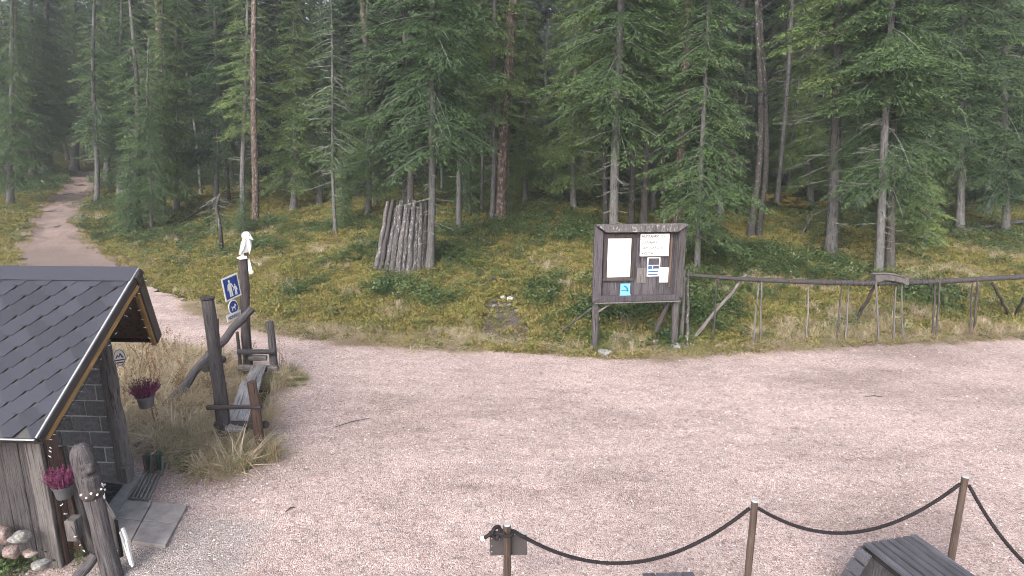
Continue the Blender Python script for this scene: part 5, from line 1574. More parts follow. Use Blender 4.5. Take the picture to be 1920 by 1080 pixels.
# white name plate
U2, V2, W2, O2, Wd2, Hd2 = panel_axes(corners([(427, 605, y0_ + .05), (453, 593, y1_), (452, 581, y1_), (425, 592, y0_ + .05)]))
pl_ = MB().prism([(0, 0), (Wd2, 0), (Wd2, Hd2), (0, Hd2)], -.006, 0, (U2, V2, W2, O2)).obj('name_plate', M['white'])
tag(pl_, 'narrow white name plate with black lettering under the round dog sign', 'sign')
def text(s, O_, U_, V_, W_, size, mat, parent, width=None, name='lettering'):
    cu = bpy.data.curves.new(name, 'FONT'); cu.body = s; cu.size = size; cu.extrude = 0.0006; cu.offset = 0.02 * size; cu.align_x = 'LEFT'
    cu.materials.append(mat)
    Mx = Matrix(((U_.x, V_.x, W_.x, O_.x), (U_.y, V_.y, W_.y, O_.y), (U_.z, V_.z, W_.z, O_.z), (0, 0, 0, 1)))
    if width:
        est = 0.58 * size * len(s); Mx = Mx @ Matrix.Diagonal((width / est, 1, 1, 1))
    tmp = bpy.data.objects.new(name, cu)
    me = bpy.data.meshes.new_from_object(tmp); bpy.data.objects.remove(tmp)
    o = link(bpy.data.objects.new(name, me), parent, Mx); o['kind'] = 'stuff'
    return o
text('HIIDENPOLKU', O2 + U2 * Wd2 * .08 + V2 * Hd2 * .28 + W2 * .002, U2, V2, W2, Hd2 * .62, M['ink'], pl_, Wd2 * .82)
# brackets for the signs
for q_ in (P(452, 530, sp.y - .1), P(453, 578, sp.y - .1)):
    pass
# white carved bird on the post top
bt = spt
bird = thing('white_bird_figure', bt, 'white painted carved bird perched on top of the tall sign post', 'figure')
yb_ = sp.y
def bp_(u, v, dy=0): return P(u, v, yb_ + dy)
body = MB().tube([bp_(456, 482), bp_(457, 476), bp_(460, 468), bp_(462, 459), bp_(463, 451), bp_(463, 445)], [.03, .062, .086, .088, .072, .05], 16)
body.obj('body', M['white_paint'], bird, smooth=True)
MB().tube([bp_(459, 449), bp_(460, 446), bp_(462, 441), bp_(464, 437), bp_(464.5, 434.5)], [.03, .062, .075, .055, .01], 16).obj('head', M['white_paint'], bird, smooth=True)
MB().tube([bp_(465, 443, -.03), bp_(470.5, 446, -.04), bp_(475, 450.5, -.04)], [.045, .028, .005], 10).obj('beak', M['white_paint'], bird, smooth=True)
MB().tube([bp_(467, 441, -.085), bp_(467, 441, -.10)], [.012, .010], 8).obj('eye', M['ink'], bird)
def blade(pts, th, name, mat):
    n_ = len(pts); v0 = [bp_(u, v, d) for u, v, d in pts]; v1 = [bp_(u, v, d + th) for u, v, d in pts]
    return MB().add(v0 + v1, [tuple(range(n_)), tuple(range(2 * n_ - 1, n_ - 1, -1))] + [(i, n_ + i, n_ + (i + 1) % n_, (i + 1) % n_) for i in range(n_)]).obj(name, mat, bird, bevel=.006)
blade([(460, 446, -.09), (455, 450, -.11), (451, 460, -.13), (448, 478, -.12), (452, 475, -.13), (457, 466, -.14), (460, 456, -.13)], .05, 'wing', M['white_paint'])
blade([(466, 450, -.08), (469, 455, -.10), (471, 464, -.10), (468, 477, -.09), (465, 468, -.10), (464, 458, -.10)], .05, 'wing', M['white_paint'])
MB().tube([bp_(459, 482, -.05), bp_(460, 474, -.06)], [.016, .02], 8).obj('leg', M['wood_dark'], bird)
MB().tube([bp_(463, 482, -.05), bp_(464, 474, -.06)], [.016, .02], 8).obj('leg', M['wood_dark'], bird)
blade([(443, 484, -.12), (452, 479, -.16), (463, 480, -.16), (464, 485, -.14), (450, 487, -.14)], .18, 'perch', M['white_paint'])
blade([(464, 484, -.06), (468, 485, -.06), (473, 506, -.06), (470, 511, -.06), (466, 509, -.06)], .03, 'tail', M['white_paint'])
blade([(466, 507, -.07), (472, 506, -.07), (476, 510, -.07), (472, 514, -.07), (467, 514, -.07)], .04, 'tail_tip', M['white_paint'])

# ================================================================== THE LOG STACK ON THE BANK
base_c = G(752, 512)
stc = thing('log_stack', base_c, 'conical stack of grey lichen-covered poles leaning together on the bank', 'log stack')
rr = random.Random(9)
tops = [(727, 378), (738, 374), (746, 385), (754, 376), (762, 384), (768, 374), (777, 375), (783, 388), (789, 380), (797, 378), (801, 386)]
bots = [(703, 506), (712, 509), (722, 511), (733, 513), (744, 515), (755, 516), (765, 517), (775, 518), (785, 518), (795, 516), (804, 513)]
yc = base_c.y
k = 0
for lay in range(2):
    for i in range(11):
        bu_, bv2 = bots[i]; tu, tv = tops[i]
        s = (i - 5) / 5.0
        yb2 = yc + .9 * s * s * .5 + lay * .10 + (.05 if i % 2 else 0) - .15
        if lay: bu_ += 5; tu += 4; tv += rr.uniform(4, 40)
        g_ = G(bu_, bv2)
        b_ = P(bu_, bv2, yb2); b_.z = min(b_.z, hz(b_.x, b_.y)) - .05
        t_ = P(tu, tv, yb2 + .45 - .2 * abs(s))
        r_ = rr.uniform(.070, .092)
        log('pole', b_, t_, r_, r_ * .66, M['wood_lichen'] if rr.random() < .75 else M['wood'], stc, 9, k, .018)
        k += 1
for i in range(10):      # the back of the cone
    a = math.pi * (i + .5) / 10
    b_ = Vector((base_c.x + .85 * math.cos(a), yc + .35 + .9 * math.sin(a), 0)); b_.z = hz(b_.x, b_.y) - .05
    t_ = Vector((base_c.x + .25 * math.cos(a) + .12, yc + .62 + .15 * math.sin(a), base_c.z + 1.75 + rr.uniform(-.2, .1)))
    log('pole', b_, t_, .055, .042, M['wood'], stc, 8, 50 + i, .015)

# ================================================================== THE NOTICE BOARD
YL, YR = 11.82, 11.95          # left and right edge, the right one set back
def NBp(s, v, off=0.0):
    """point on the board plane: s 0..1 across, v photo row, off towards the viewer"""
    u = 1115 + (1271 - 1115) * s; Y_ = YL + (YR - YL) * s
    return P(u, v, Y_) + BNn * off
BNn = Vector((YR - YL, -(P(1271, 490, YR).x - P(1115, 490, YL).x), 0)).normalized()
BU = Vector((-BNn.y, BNn.x, 0)); 
if BU.x < 0: BU = -BU
c_bl, c_br = NBp(0, 558), NBp(1, 558); c_tl = NBp(0, 425)
BWd = (c_br - c_bl).length; BHt = c_tl.z - c_bl.z
def nb(x, z, off=0.0): return c_bl + BU * x + UP * z + BNn * off      # metres on the board
board = thing('notice_board', Vector((c_bl.x, c_bl.y, 0)), 'weathered wooden notice board with papers in front of the large spruce', 'notice board')
FM = Matrix(((BU.x, -BNn.x, 0, 0), (BU.y, -BNn.y, 0, 0), (0, 0, 1, 0), (0, 0, 0, 1)))
rr = random.Random(21)
x = 0.0
while x < BWd - .02:
    wd = min(rr.uniform(.13, .17), BWd - x)
    MB().box((0, 0, BHt / 2), (wd - .008, .022 + rr.uniform(0, .006), BHt)).obj('plank', M['board_purple'], board, Matrix.Translation(nb(x + wd / 2, 0, -.02)) @ FM, bevel=.004)
    x += wd
# legs
for s, x in ((0, .03), (1, BWd - .03)):
    b_ = nb(x, 0, 0); g_ = hz(b_.x, b_.y)
    log('leg', Vector((b_.x, b_.y, g_ - .1)) + BNn * .0, nb(x, BHt - .03, .02), .068, .062, M['wood'], board, 12, 3 + s, .008)
    lo = Vector((b_.x, b_.y, g_))
# frame beams, cut at a slant at the corners
def slant(name, pts, d0, d1, mat, lab=None):
    o = MB().prism(pts, d0, d1, (BU, UP, BNn, c_bl)).obj(name, mat, board, bevel=.008)
    return o
slant('top_beam', [(-.05, BHt + .05), (.15, BHt - .09), (BWd - .12, BHt - .09), (BWd + .08, BHt + .04), (BWd + .02, BHt + .055)], .03, .17, M['wood_lichen'])
slant('side_beam', [(-.06, BHt + .04), (-.06, -.06), (.10, .0), (.11, BHt - .10)], .02, .11, M['board_purple'])
slant('side_beam', [(BWd - .08, BHt - .10), (BWd - .07, .02), (BWd + .06, -.02), (BWd + .06, BHt + .03)], .02, .10, M['wood'])
slant('bottom_beam', [(-.06, -.07), (.10, .05), (BWd - .06, .05), (BWd + .03, -.06)], .035, .12, M['board_purple'])
slant('bottom_shelf', [(-.02, -.095), (-.02, -.073), (BWd + .02, -.063), (BWd + .02, -.085)], -.05, .14, M['wood_pale'])
# framed case at the left
def px_to_board(u, v):
    d = ray(u, v); n_ = BNn; t = (c_bl - Vector((0, 0, CAM_Z))).dot(n_) / d.dot(n_); p = Vector((0, 0, CAM_Z)) + d * t
    return ((p - c_bl).dot(BU), p.z - c_bl.z)
def rect(u0, v0, u1, v1):
    a_, b_ = px_to_board(u0, v1), px_to_board(u1, v0); return a_[0], a_[1], b_[0], b_[1]
x0, z0, x1, z1 = rect(1136, 445, 1185, 521)
case = slant('display_case', [(x0 - .01, z0 - .01), (x1 + .01, z0 - .01), (x1 + .01, z1 + .01), (x0 - .01, z1 + .01)], .0, .012, M['shade'])
fr = .075
for nm, pts in (('case_frame', [(x0 - fr, z1), (x0, z1), (x0, z0), (x0 - fr, z0)]), ('case_frame', [(x1, z1), (x1 + fr, z1), (x1 + fr, z0), (x1, z0)]),
                ('case_frame', [(x0 - fr, z1), (x1 + fr, z1), (x1 + fr, z1 + fr), (x0 - fr, z1 + fr)]), ('case_frame', [(x0 - fr, z0 - fr * .7), (x1 + fr, z0 - fr * .7), (x1 + fr, z0), (x0 - fr, z0)])):
    MB().prism(pts[::-1] if False else pts, .0, .06, (BU, UP, BNn, c_bl)).obj(nm, M['wood_dark'], case, bevel=.006)
sheet_o = MB().prism([(x0 + .012, z0 + .012), (x1 - .012, z0 + .012), (x1 - .012, z1 - .012), (x0 + .012, z1 - .012)], .014, .017, (BU, UP, BNn, c_bl)).obj('paper', M['white'], case)
mbm = MB()
for i in range(26):
    xx, zz = x0 + .05 + rr.random() * (x1 - x0 - .12), z0 + .06 + rr.random() * (z1 - z0 - .12)
    if i > 14: xx, zz = x0 + (x1 - x0) * (.5 + .42 * rr.random()), z0 + .05 + .18 * rr.random()
    w_ = rr.uniform(.008, .035)
    mbm.prism([(xx, zz), (xx + w_, zz), (xx + w_, zz + .005), (xx, zz + .005)], .0172, .0180, (BU, UP, BNn, c_bl))
mbm.obj('faint_print', M['ink_soft'], sheet_o)['kind'] = 'stuff'
# four direction panels at the right
x0, z0, x1, z1 = rect(1198, 437, 1254, 480)
names = ['HUKKAJARVI   15', 'LUOSAJARVI   11', 'LAPIOSJARVI  6', 'KOTA']
hh = (z1 - z0) / 4
for i in range(4):
    zt = z1 - i * hh
    pn_ = MB().prism([(x0, zt - hh + .004), (x1, zt - hh + .004), (x1, zt - .002), (x0, zt - .002)], .045, .06, (BU, UP, BNn, c_bl)).obj('distance_panel', M['white'], board, bevel=.002)
    pn_['label'] = ['top distance panel', 'second distance panel', 'third distance panel with darker lettering', 'bottom distance panel'][i]
    text(names[i], nb(x0 + .025, zt - hh + .03, .0615), BU, UP, BNn, hh * .72, M['ink'], pn_, (x1 - x0) * (.9 if i < 3 else .35))
beam('panel_post', nb(x1 + .05, z0 - .6, .03), nb(x1 + .05, z1 + .02, .03), .035, .04, M['wood_brown'], board, BNn, .004)
# photo poster, blank sheets, blue card
def sheet_px(name, u0, v0, u1, v1, mat, label, off=.012):
    x0, z0, x1, z1 = rect(u0, v0, u1, v1)
    o = MB().prism([(x0, z0), (x1, z0), (x1, z1), (x0, z1)], off, off + .004, (BU, UP, BNn, c_bl)).obj(name, mat)
    tag(o, label, 'poster', 'sheets pinned to the notice board'); return o, x0, z0, x1, z1
o, x0, z0, x1, z1 = sheet_px('poster', 1212, 482, 1238, 518, M['off_white'], 'small printed poster with dark photographs below the white distance panels')
mbm, mb2 = MB(), MB()
for (a0, b0, a1, b1, m_) in [(.08, .60, .92, .95, 0), (.08, .38, .40, .57, 1), (.46, .40, .92, .57, 0), (.1, .22, .9, .31, 1), (.1, .06, .85, .14, 1)]:
    X0, X1, Z0, Z1 = x0 + (x1 - x0) * a0, x0 + (x1 - x0) * a1, z0 + (z1 - z0) * b0, z0 + (z1 - z0) * b1
    (mbm if m_ == 0 else mb2).prism([(X0, Z0), (X1, Z0), (X1, Z1), (X0, Z1)], .0162, .0172, (BU, UP, BNn, c_bl))
mbm.obj('photographs', M['ink'], o)['kind'] = 'stuff'; mb2.obj('print', M['mid_blue'], o)['kind'] = 'stuff'
sheet_px('blank_sheet', 1235, 501, 1253, 529, M['white'], 'blank bright white sheet at the lower right of the notice board', .022)
o, *_ = sheet_px('grey_sheet', 1193, 502, 1211, 530, M['wood_pale'], 'faded grey sheet left of the printed poster on the notice board', .014)
o, x0, z0, x1, z1 = sheet_px('blue_card', 1161, 530, 1180, 552, M['light_blue'], 'light blue card with dark blue arc on the lower board edge', .065)
cx_, cz_ = x0 + (x1 - x0) * .35, z0 + (z1 - z0) * .35
ring((x1 - x0) * .5, (z1 - z0) * .48, .03, .069, .0705, nb(cx_, cz_, 0), BU, UP, BNn, -.1, 1.6, 12).obj('print', M['mid_blue'], o)
MB().prism([(x0 + .02, z0 + .085), (x1 - .03, z0 + .085), (x1 - .03, z0 + .10), (x0 + .02, z0 + .10)], .069, .0705, (BU, UP, BNn, c_bl)).obj('print', M['mid_blue'], o)
MB().prism([(x0 - .015, z0 - .02), (x1 + .02, z0 - .02), (x1 + .01, z0 + .02), (x0 - .005, z0 + .02)], .066, .085, (BU, UP, BNn, c_bl)).obj('card_holder', M['light_blue'], o)
# struts and thin sticks under the board
log('brace', nb(.06, -.28, .03), nb(.42, -.04, .03), .026, .022, M['wood_pale'], board, 8, 1, .004)
log('brace', nb(BWd - .35, -.75, -.15), nb(BWd - .15, -.06, -.02), .045, .04, M['wood_dark'], board, 8, 2, .006)
a_ = G(1045, 626); 
tag(log('leaning_stick', a_, nb(-.05, -.22, -.03), .024, .02, M['wood_pale'], None, 7, 5, .008), 'pale thin stick leaning against the left leg of the notice board', 'stick')
# white tube hung on the right edge
tb0, tb1 = P(1269, 551, 11.95), P(1270, 512, 11.95)
tb = thing('white_tube', tb0, 'white tube with round cap hanging on the right edge of the notice board', 'tube')
MB().tube([tb0, tb1], [.028, .028], 12).obj('tube', M['white'], tb, smooth=True)
MB().tube([tb1 - UP * .05, tb1 + UP * .02, tb1 + UP * .05], [.05, .052, .03], 14).obj('cap', M['white'], tb, smooth=True)
beam('holder', tb0 + Vector((-.035, .03, 0)), tb1 + Vector((-.035, .03, 0)), .02, .03, M['shade'], tb, BNn, 0)
# stones at the feet
gs = 'stones at the notice board'
stone('stone', G(1112, 659) + UP * .06, .10, .09, .085, 11, M['stone_pink'], 'reddish stone at the left foot of the notice board', gs)
stone('stone', G(1134, 668) + UP * .06, .17, .12, .095, 12, M['stone_grey'], 'larger grey stone in front of the left foot of the notice board', gs)
stone('stone', G(1110, 648) + UP * .04, .06, .06, .07, 13, M['stone_grey'], 'small grey stone tucked behind the left foot of the notice board', gs)
stone('stone', G(1229, 650) + UP * .08, .12, .10, .10, 14, M['stone_pink'], 'pinkish round stone under the right half of the notice board', gs)
stone('stone', G(1266, 656) + UP * .07, .14, .11, .12, 15, M['stone_grey'], 'mossy grey stone at the right foot of the notice board', gs)

# ================================================================== THE RAIL FENCE
fe = thing('rail_fence', G(1340, 652), 'long rustic rail fence of thin stakes along the back of the yard', 'fence')
rail_px = [(1275, 514), (1385, 523), (1500, 528), (1630, 531), (1760, 528), (1860, 522), (1960, 517)]
FY = lambda u: np.interp(u, [1275, 1400, 1650, 1960], [12.30, 12.45, 12.95, 13.35])
rp = [P(u, v, FY(u)) for u, v in rail_px]
pts = []
for i in range(len(rp) - 1):
    for s in range(4): pts.append(rp[i].lerp(rp[i + 1], s / 4))
pts.append(rp[-1])
n_ = len(pts)
MB().tube(pts, [.032 + .024 * min(1, i / 10) for i in range(n_)], 10).obj('rail', M['wood'], fe, smooth=True)
# withe binding wound round the rail
mbm = MB()
for i in range(20):
    s = .40 + .30 * i / 20; k = int(s * (n_ - 1)); p = pts[k].lerp(pts[k + 1], s * (n_ - 1) - k)
    d = (pts[k + 1] - pts[k]).normalized(); A_ = UP; B_ = d.cross(A_)
    loop = [p + d * (.06 * (j / 10 - .5)) + (A_ * math.cos(j * .628) + B_ * math.sin(j * .628)) * .060 for j in range(11)]
    mbm.tube(loop, .010, 5)
mbm.obj('withe_binding', M['wood_dark'], fe, smooth=True)['kind'] = 'stuff'
stakes = [(1345, 518, 1337, 648, 'd', .022), (1422, 530, 1412, 655, 'p', .022), (1429, 530, 1425, 645, 'p', .020), (1516, 534, 1512, 650, 'p', .020), (1579, 536, 1568, 644, 'd', .022), (1591, 534, 1586, 644, 'p', .020),
          (1641, 530, 1650, 645, 'p', .026), (1680, 534, 1676, 642, 'p', .022), (1691, 534, 1694, 640, 'p', .020), (1754, 526, 1749, 637, 'd', .026), (1763, 526, 1757, 634, 'd', .026), (1824, 524, 1818, 632, 'd', .024), (1833, 524, 1827, 630, 'd', .026)]
for i, (u0, v0, u1, v1, m_, r_) in enumerate(stakes):
    g_ = G(u1, v1); t_ = P(u0, v0 - 2, FY(u0) + (.05 if i % 2 else -.05))
    log('stake', g_ - UP * .08, t_, r_ * .85, r_ * .68, M['wood_pale' if m_ == 'p' else 'wood_dark'], fe, 7, i, .010)
for i, (u0, v0, u1, v1, m_, r_) in enumerate([(1278, 648, 1283, 505, 'p', .040), (1290, 655, 1290, 508, 'w', .034)]):
    g_ = G(u0, v0); log('post', g_ - UP * .1, P(u1, v1, 12.28 + .06 * i), r_, r_ * .75, M['wood_lichen' if m_ == 'w' else 'wood_pale'], fe, 9, 40 + i, .012)
for i, (u0, v0, u1, v1, m_, r_) in enumerate([(1291, 643, 1400, 515, 'wood_pale', .036), (1600, 607, 1642, 535, 'wood_dark', .038), (1898, 594, 1860, 530, 'wood_dark', .034), (1900, 594, 1922, 555, 'wood', .036)]):
    g_ = G(u0, v0); log('brace', g_ - UP * .04, P(u1, v1, FY(u1) + .06), r_, r_ * .85, M[m_], fe, 9, 60 + i, .014)
g_ = G(1302, 630); log('brace', g_, P(1285, 604, 12.4), .02, .018, M['wood_pale'], fe, 7, 70)
# curved trough on the rail
cty = FY(1668) - .02
tg_ = thing('curved_trough', P(1668, 522, cty), 'pale curved hollowed log resting on the fence rail', 'trough')
outer, inner = [], []
for i in range(13):
    s = i / 12
    u = 1637 + 62 * s; v_ = 514 + 3.5 * (1 - math.cos(math.pi * s)) / 2 * 1.6 - 2.5 * math.sin(math.pi * s)
    outer.append(P(u, v_, cty)); inner.append(P(u, v_ + (11 if 2 < i < 11 else 14), cty))
vs, fs = [], []
for i in range(13):
    for p, dy in ((outer[i], -.10), (outer[i], .10), (inner[i], .10), (inner[i], -.10)): vs.append(p + Vector((0, dy, 0)))
for i in range(12):
    for k in range(4): fs.append((i * 4 + k, i * 4 + (k + 1) % 4, (i + 1) * 4 + (k + 1) % 4, (i + 1) * 4 + k))
fs += [(3, 2, 1, 0), (48, 49, 50, 51)]
MB().add(vs, fs).obj('shell', M['wood_pale'], tg_, bevel=.006)
MB().tube([P(1637, 513.5, cty - .1), P(1655, 512.5, cty - .1), P(1675, 514, cty - .1), P(1697, 520, cty - .1)], .018, 8).obj('rim', M['wood_pale'], tg_, smooth=True)

# pale stones and dead wood on the worn slope
gq = 'pale stones on the worn slope'
rs = random.Random(31)
for i, (u, v, s_, lab) in enumerate([(925, 565, .10, 'leftmost pale stone at the top of the worn slope'), (942, 558, .12, 'highest whitish stone on the worn slope'), (957, 561, .15, 'largest white stone on the worn slope'), (966, 568, .11, 'right white stone at the top of the worn slope'),
                                  (955, 573, .09, 'pale round stone below the largest white stone'), (938, 574, .08, 'narrow pale stone in the middle of the worn slope'), (927, 573, .09, 'squat grey stone on the left of the worn slope'), (968, 583, .09, 'lone pale stone at the right of the worn slope'),
                                  (862, 632, .05, 'small white stone lying at the gravel edge left of the worn slope'), (346, 505, .09, 'round pale stone on the bank above the hut roof'), (318, 498, .06, 'small white stone on the bank left of the round pale one'), (398, 505, .07, 'pale stone on the bank left of the sign post')]):
    s_ *= .78
    stone('stone', G(u, v) + UP * s_ * .15, s_, s_ * .8, s_ * .6, 60 + i, M['stone_pale'] if i in (1, 2, 3, 8, 10) else M['stone_grey'], lab, gq if i < 8 else None, rs.uniform(0, 3))
a_, m_, b_ = G(900, 542), G(925, 530), G(938, 535)
tag(MB().tube([a_ + UP * .02, (a_ + m_) / 2 + UP * .08, m_ + UP * .14, b_ + UP * .04], [.012, .028, .03, .012], 7).obj('bent_branch', M['wood_dark'], smooth=True), 'dark bent branch lying above the worn slope', 'branch')
a_, b_ = G(835, 490), G(857, 512)
tag(MB().tube([a_ + UP * .2, (a_ + b_) / 2 + UP * .1, b_ + UP * .02], [.02, .025, .012], 6).obj('dead_branch', M['wood_pale'], smooth=True), 'short dead branch on the moss right of the log stack', 'branch')
a_, b_ = G(590, 616), G(626, 606)
tag(MB().tube([a_ + UP * .02, b_ + UP * .05], [.014, .01], 6).obj('dead_branch', M['wood_dark'], smooth=True), 'thin stick at the foot of the bank right of the log bench', 'stick')

# ================================================================== ROPE BARRIER AND BOX
def stain_post(p, h, label):
    e = thing('rope_post', p, label, 'post', 'posts of the rope barrier')
    p = Vector(p)
    log('shaft', p - UP * .1, p + UP * (h - .012), .031, .031, M['post_brown'], e, 16, 1, .0015)
    MB().tube([p + UP * (h - .014), p + UP * h], [.031, .027], 16).obj('cut_end', M['post_top'], e)
    return e
T1, T2, T3 = Vector((-.04, 4.69, 0)), Vector((2.13, 5.05, 0)), Vector((4.26, 5.46, 0)); T4 = Vector((4.62, 3.75, 0))
PH = .93
stain_post(T1, PH, 'round brown rope post carrying the small dark sign at the bottom')
stain_post(T2, PH, 'middle round brown rope post between the two rope spans')
stain_post(T3, PH, 'rightmost round brown rope post near the slatted box')
stain_post(T4, PH, 'rope post outside the picture at the lower right')
def rope(a, b_, sag, label):
    a, b_ = Vector(a), Vector(b_); n = 61; L_ = (b_ - a).length
    cen = [a.lerp(b_, i / (n - 1)) - UP * sag * (1 - (2 * i / (n - 1) - 1) ** 2) for i in range(n)]
    e = thing('barrier_rope', a, label, 'rope', 'ropes of the barrier')
    d = (b_ - a).normalized(); side = d.cross(UP).normalized()
    for k in range(3):
        pts = []
        m = 260
        for i in range(m):
            s = i / (m - 1) * (n - 1); j = min(int(s), n - 2); c = cen[j].lerp(cen[j + 1], s - j)
            t = (cen[j + 1] - cen[j]).normalized(); up2 = side.cross(t)
            ph = 2 * math.pi * (i / (m - 1)) * L_ / .055 + k * 2.094
            pts.append(c + (side * math.cos(ph) + up2 * math.sin(ph)) * .0085)
        MB().tube(pts, .0095, 5).obj('strand', M['rope'], e, smooth=True)
    return e
rz = UP * (PH - .085)
rope(T1 + rz + UP * .02 + Vector((.05, 0, 0)), T2 + rz + Vector((-.04, 0, 0)), .42, 'sagging black rope from the sign-carrying post to the middle post')
rope(T2 + rz + Vector((.04, 0, 0)), T3 + rz + Vector((-.04, 0, 0)), .37, 'sagging black rope between the middle post and the rightmost post')
rope(T3 + rz + Vector((.03, -.02, 0)), T4 + rz, .42, 'black rope running from the rightmost post out of the lower right corner')
# knot and loose end
kn = thing('rope_knot', T1 + rz, 'black rope knot with white taped loose end on the sign-carrying post', 'rope')
kc = T1 + rz + Vector((-.10, 0, 0))
loopp = [kc + Vector((.035 * math.cos(a) * (1 + .3 * math.sin(2 * a)), .03 * math.sin(a * 2), .045 * math.sin(a))) for a in [i * 6.283 / 24 for i in range(25)]]
MB().tube(loopp, .017, 8).obj('knot', M['rope'], kn, smooth=True)
MB().tube([T1 + rz + Vector((-.02, -.045, .02)), kc + Vector((.03, -.01, .0)), kc, kc + Vector((-.05, 0, -.02)), kc + Vector((-.09, 0, -.05))], .016, 8).obj('rope_end', M['rope'], kn, smooth=True)
MB().tube([T1 + rz + Vector((.045 * math.cos(a), .045 * math.sin(a), .0)) for a in [i * 6.283 / 16 for i in range(17)]], .016, 8).obj('rope_turn', M['rope'], kn, smooth=True)
MB().tube([kc + Vector((-.088, 0, -.048)), kc + Vector((-.115, 0, -.062))], [.019, .018], 8).obj('taped_end', M['white'], kn)
# little sign seen from behind
sn = thing('small_sign', T1 + UP * .6, 'small dark sign seen from behind on the first rope post', 'sign')
sc_ = T1 + Vector((0.01, .055, .70))
MB().box((0, 0, 0), (.31, .012, .205)).obj('plate', M['dark_plate'], sn, Matrix.Translation(sc_) @ Matrix.Rotation(R(-1.5), 4, 'Y'), bevel=.003)
for dx, dz in ((-.14, .06), (-.14, -.01), (-.14, -.065), (-.075, .055)):
    MB().tube([sc_ + Vector((dx, -.008, dz)), sc_ + Vector((dx, -.012, dz))], [.006, .005], 8).obj('rivet', M['post_top'], sn)
MB().box((0, 0, 0), (.31, .03, .008)).obj('top_lip', M['post_top'], sn, Matrix.Translation(sc_ + Vector((0, -.008, .107))) @ Matrix.Rotation(R(-1.5), 4, 'Y'))

# slatted box
Zt = .62
A0, A1 = GZ(1617, 1018, Zt), GZ(1719, 1001, Zt)           # far edge of the lid
dirL = (GZ(1800, 1086, Zt) - A1); dirL = dirL.normalized()
across = (A1 - A0); Wb = across.length; across = across.normalized()
perp = (dirL - across * dirL.dot(across)).normalized()
Lb = 1.15
bx = thing('slatted_box', Vector((A0.x, A0.y, 0)), 'dark grey slatted box with sloping side boards at the lower right', 'box')
rr = random.Random(2)
nsl = 7; sw_ = Wb / nsl
for i in range(nsl):
    c0_ = A0 + across * (sw_ * (i + .5)) - UP * .012
    beam('slat', c0_ + perp * 0, c0_ + perp * Lb, sw_ - .016, .026, M['box_slat'], bx, UP, .004)
# solid black sheet under the slats: shade of their gaps put into colour
MB().prism([(.015, .02), (Wb - .015, .02), (Wb - .015, Lb - .02), (.015, Lb - .02)], -.075, -.030, (across, perp, UP, A0)).obj('lid_gap_shade', M['shade'], bx)
# left side boards, standing under the lid and running with it
for i in range(6):
    q0 = A0 + across * .03 + perp * (.02 + i * (Lb - .04) / 6) - UP * .08
    q1 = q0 + perp * ((Lb - .04) / 6 - .007)
    lo0, lo1 = q0 - UP * .54 - across * .04, q1 - UP * .54 - across * .04
    vs = [lo0, lo1, q1, q0]; n_ = -across
    MB().add([p for p in vs] + [p + across * .022 for p in vs], [(0, 1, 2, 3), (7, 6, 5, 4), (0, 4, 5, 1), (1, 5, 6, 2), (2, 6, 7, 3), (3, 7, 4, 0)]).obj('side_board', M['box_side'], bx, bevel=.003)
# far face boards, flaring outwards
for i in range(3):
    z1_, z0_ = Zt - .04 - i * .17, Zt - .04 - (i + 1) * .17 + .008
    o1, o0 = -.02 - i * .03, -.02 - (i + 1) * .03
    vs = [A0 + perp * o0 - across * .02 + UP * (z0_ - Zt), A0 + perp * o0 + across * (Wb + .02) + UP * (z0_ - Zt), A0 + perp * o1 + across * (Wb + .02) + UP * (z1_ - Zt), A0 + perp * o1 - across * .02 + UP * (z1_ - Zt)]
    MB().add(vs + [p + perp * .022 for p in vs], [(0, 1, 2, 3), (7, 6, 5, 4), (0, 4, 5, 1), (1, 5, 6, 2), (2, 6, 7, 3), (3, 7, 4, 0)]).obj('end_board', M['box_slat'], bx, bevel=.003)
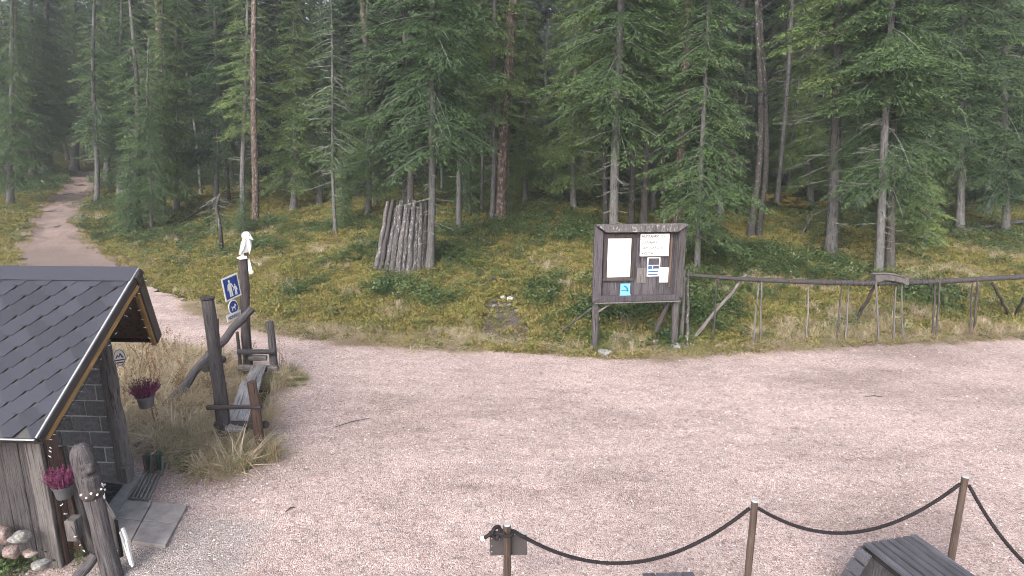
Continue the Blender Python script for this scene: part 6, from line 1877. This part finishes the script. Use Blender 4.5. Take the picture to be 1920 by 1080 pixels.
# left wing: leaning planks that show outside the lid at the far left corner
w0 = A0 - across * .035 + perp * .04 - UP * .05
for i in range(3):
    q0 = A0 - across * (.02 + .055 * i) - UP * (.03 + .10 * i) - perp * .0
    q1 = A0 - across * (.02 + .055 * (i + 1) - .006) - UP * (.03 + .10 * (i + 1) - .012)
    vs = [q1, q1 + perp * .14, q0 + perp * .14, q0]
    nn = (vs[1] - vs[0]).cross(vs[3] - vs[0]).normalized() * .02
    MB().add(vs + [p + nn for p in vs], [(0, 1, 2, 3), (7, 6, 5, 4), (0, 4, 5, 1), (1, 5, 6, 2), (2, 6, 7, 3), (3, 7, 4, 0)]).obj('wing_board', M['box_slat'], bx, bevel=.003)
# second lid just peeping into the frame
c_ = GZ(1252, 1076, .62)
b2 = thing('slatted_table', Vector((c_.x, c_.y, 0)), 'edge of a second dark slatted lid peeping in at the bottom of the picture', 'box')
ux = (GZ(1300, 1074, .62) - GZ(1204, 1077, .62)); wl = ux.length; ux = ux.normalized(); uy = Vector((-ux.y, ux.x, 0)) * -1
for i in range(4):
    q = GZ(1204, 1077, .62) + ux * (wl / 4 * (i + .5))
    beam('slat', q, q + uy * .9, wl / 4 - .008, .026, M['box_slat'], b2, UP, .003)
for k in (.08, .82):
    for s in (.1, .9):
        q = GZ(1204, 1077, .62) + ux * wl * s + uy * k
        beam('leg', Vector((q.x, q.y, 0)), q - UP * .014, .05, .05, M['box_side'], b2, HN, .003)

# small dark stains of disturbed gravel: dropped twigs on the yard
for i, (u, v, L_, a, lab) in enumerate([(660, 795, .55, .6, 'thin twig lying on the gravel in front of the log bench'), (1640, 746, .3, -.1, 'short dark twig on the gravel at the right'), (545, 958, .12, .8, 'tiny dark twig on the gravel at the lower left')]):
    c = GZ(u, v)
    tag(MB().tube([c + Vector((-L_ / 2 * math.cos(a), -L_ / 2 * math.sin(a), .02)), c + Vector((0, .02, .03)), c + Vector((L_ / 2 * math.cos(a), L_ / 2 * math.sin(a), .02))], [.005, .008, .003], 6).obj('twig', M['wood_dark'], smooth=True), lab, 'twig', 'twigs on the gravel')

# ================================================================== DAMP AIR
m = bpy.data.materials.new('damp_air'); m.use_nodes = True
t = m.node_tree
t.nodes.remove(t.nodes['Principled BSDF'])
pv = node(t, 'ShaderNodeVolumePrincipled', {'Color': (0.84, 0.90, 0.97, 1), 'Density': 0.0019, 'Anisotropy': 0.2})
t.links.new(pv.outputs[0], t.nodes['Material Output'].inputs['Volume'])
o = MB().box((0, 60, 17.5), (330, 190, 41)).obj('haze', m)
tag(o, 'thin damp haze between the trees', 'haze', kind='stuff')
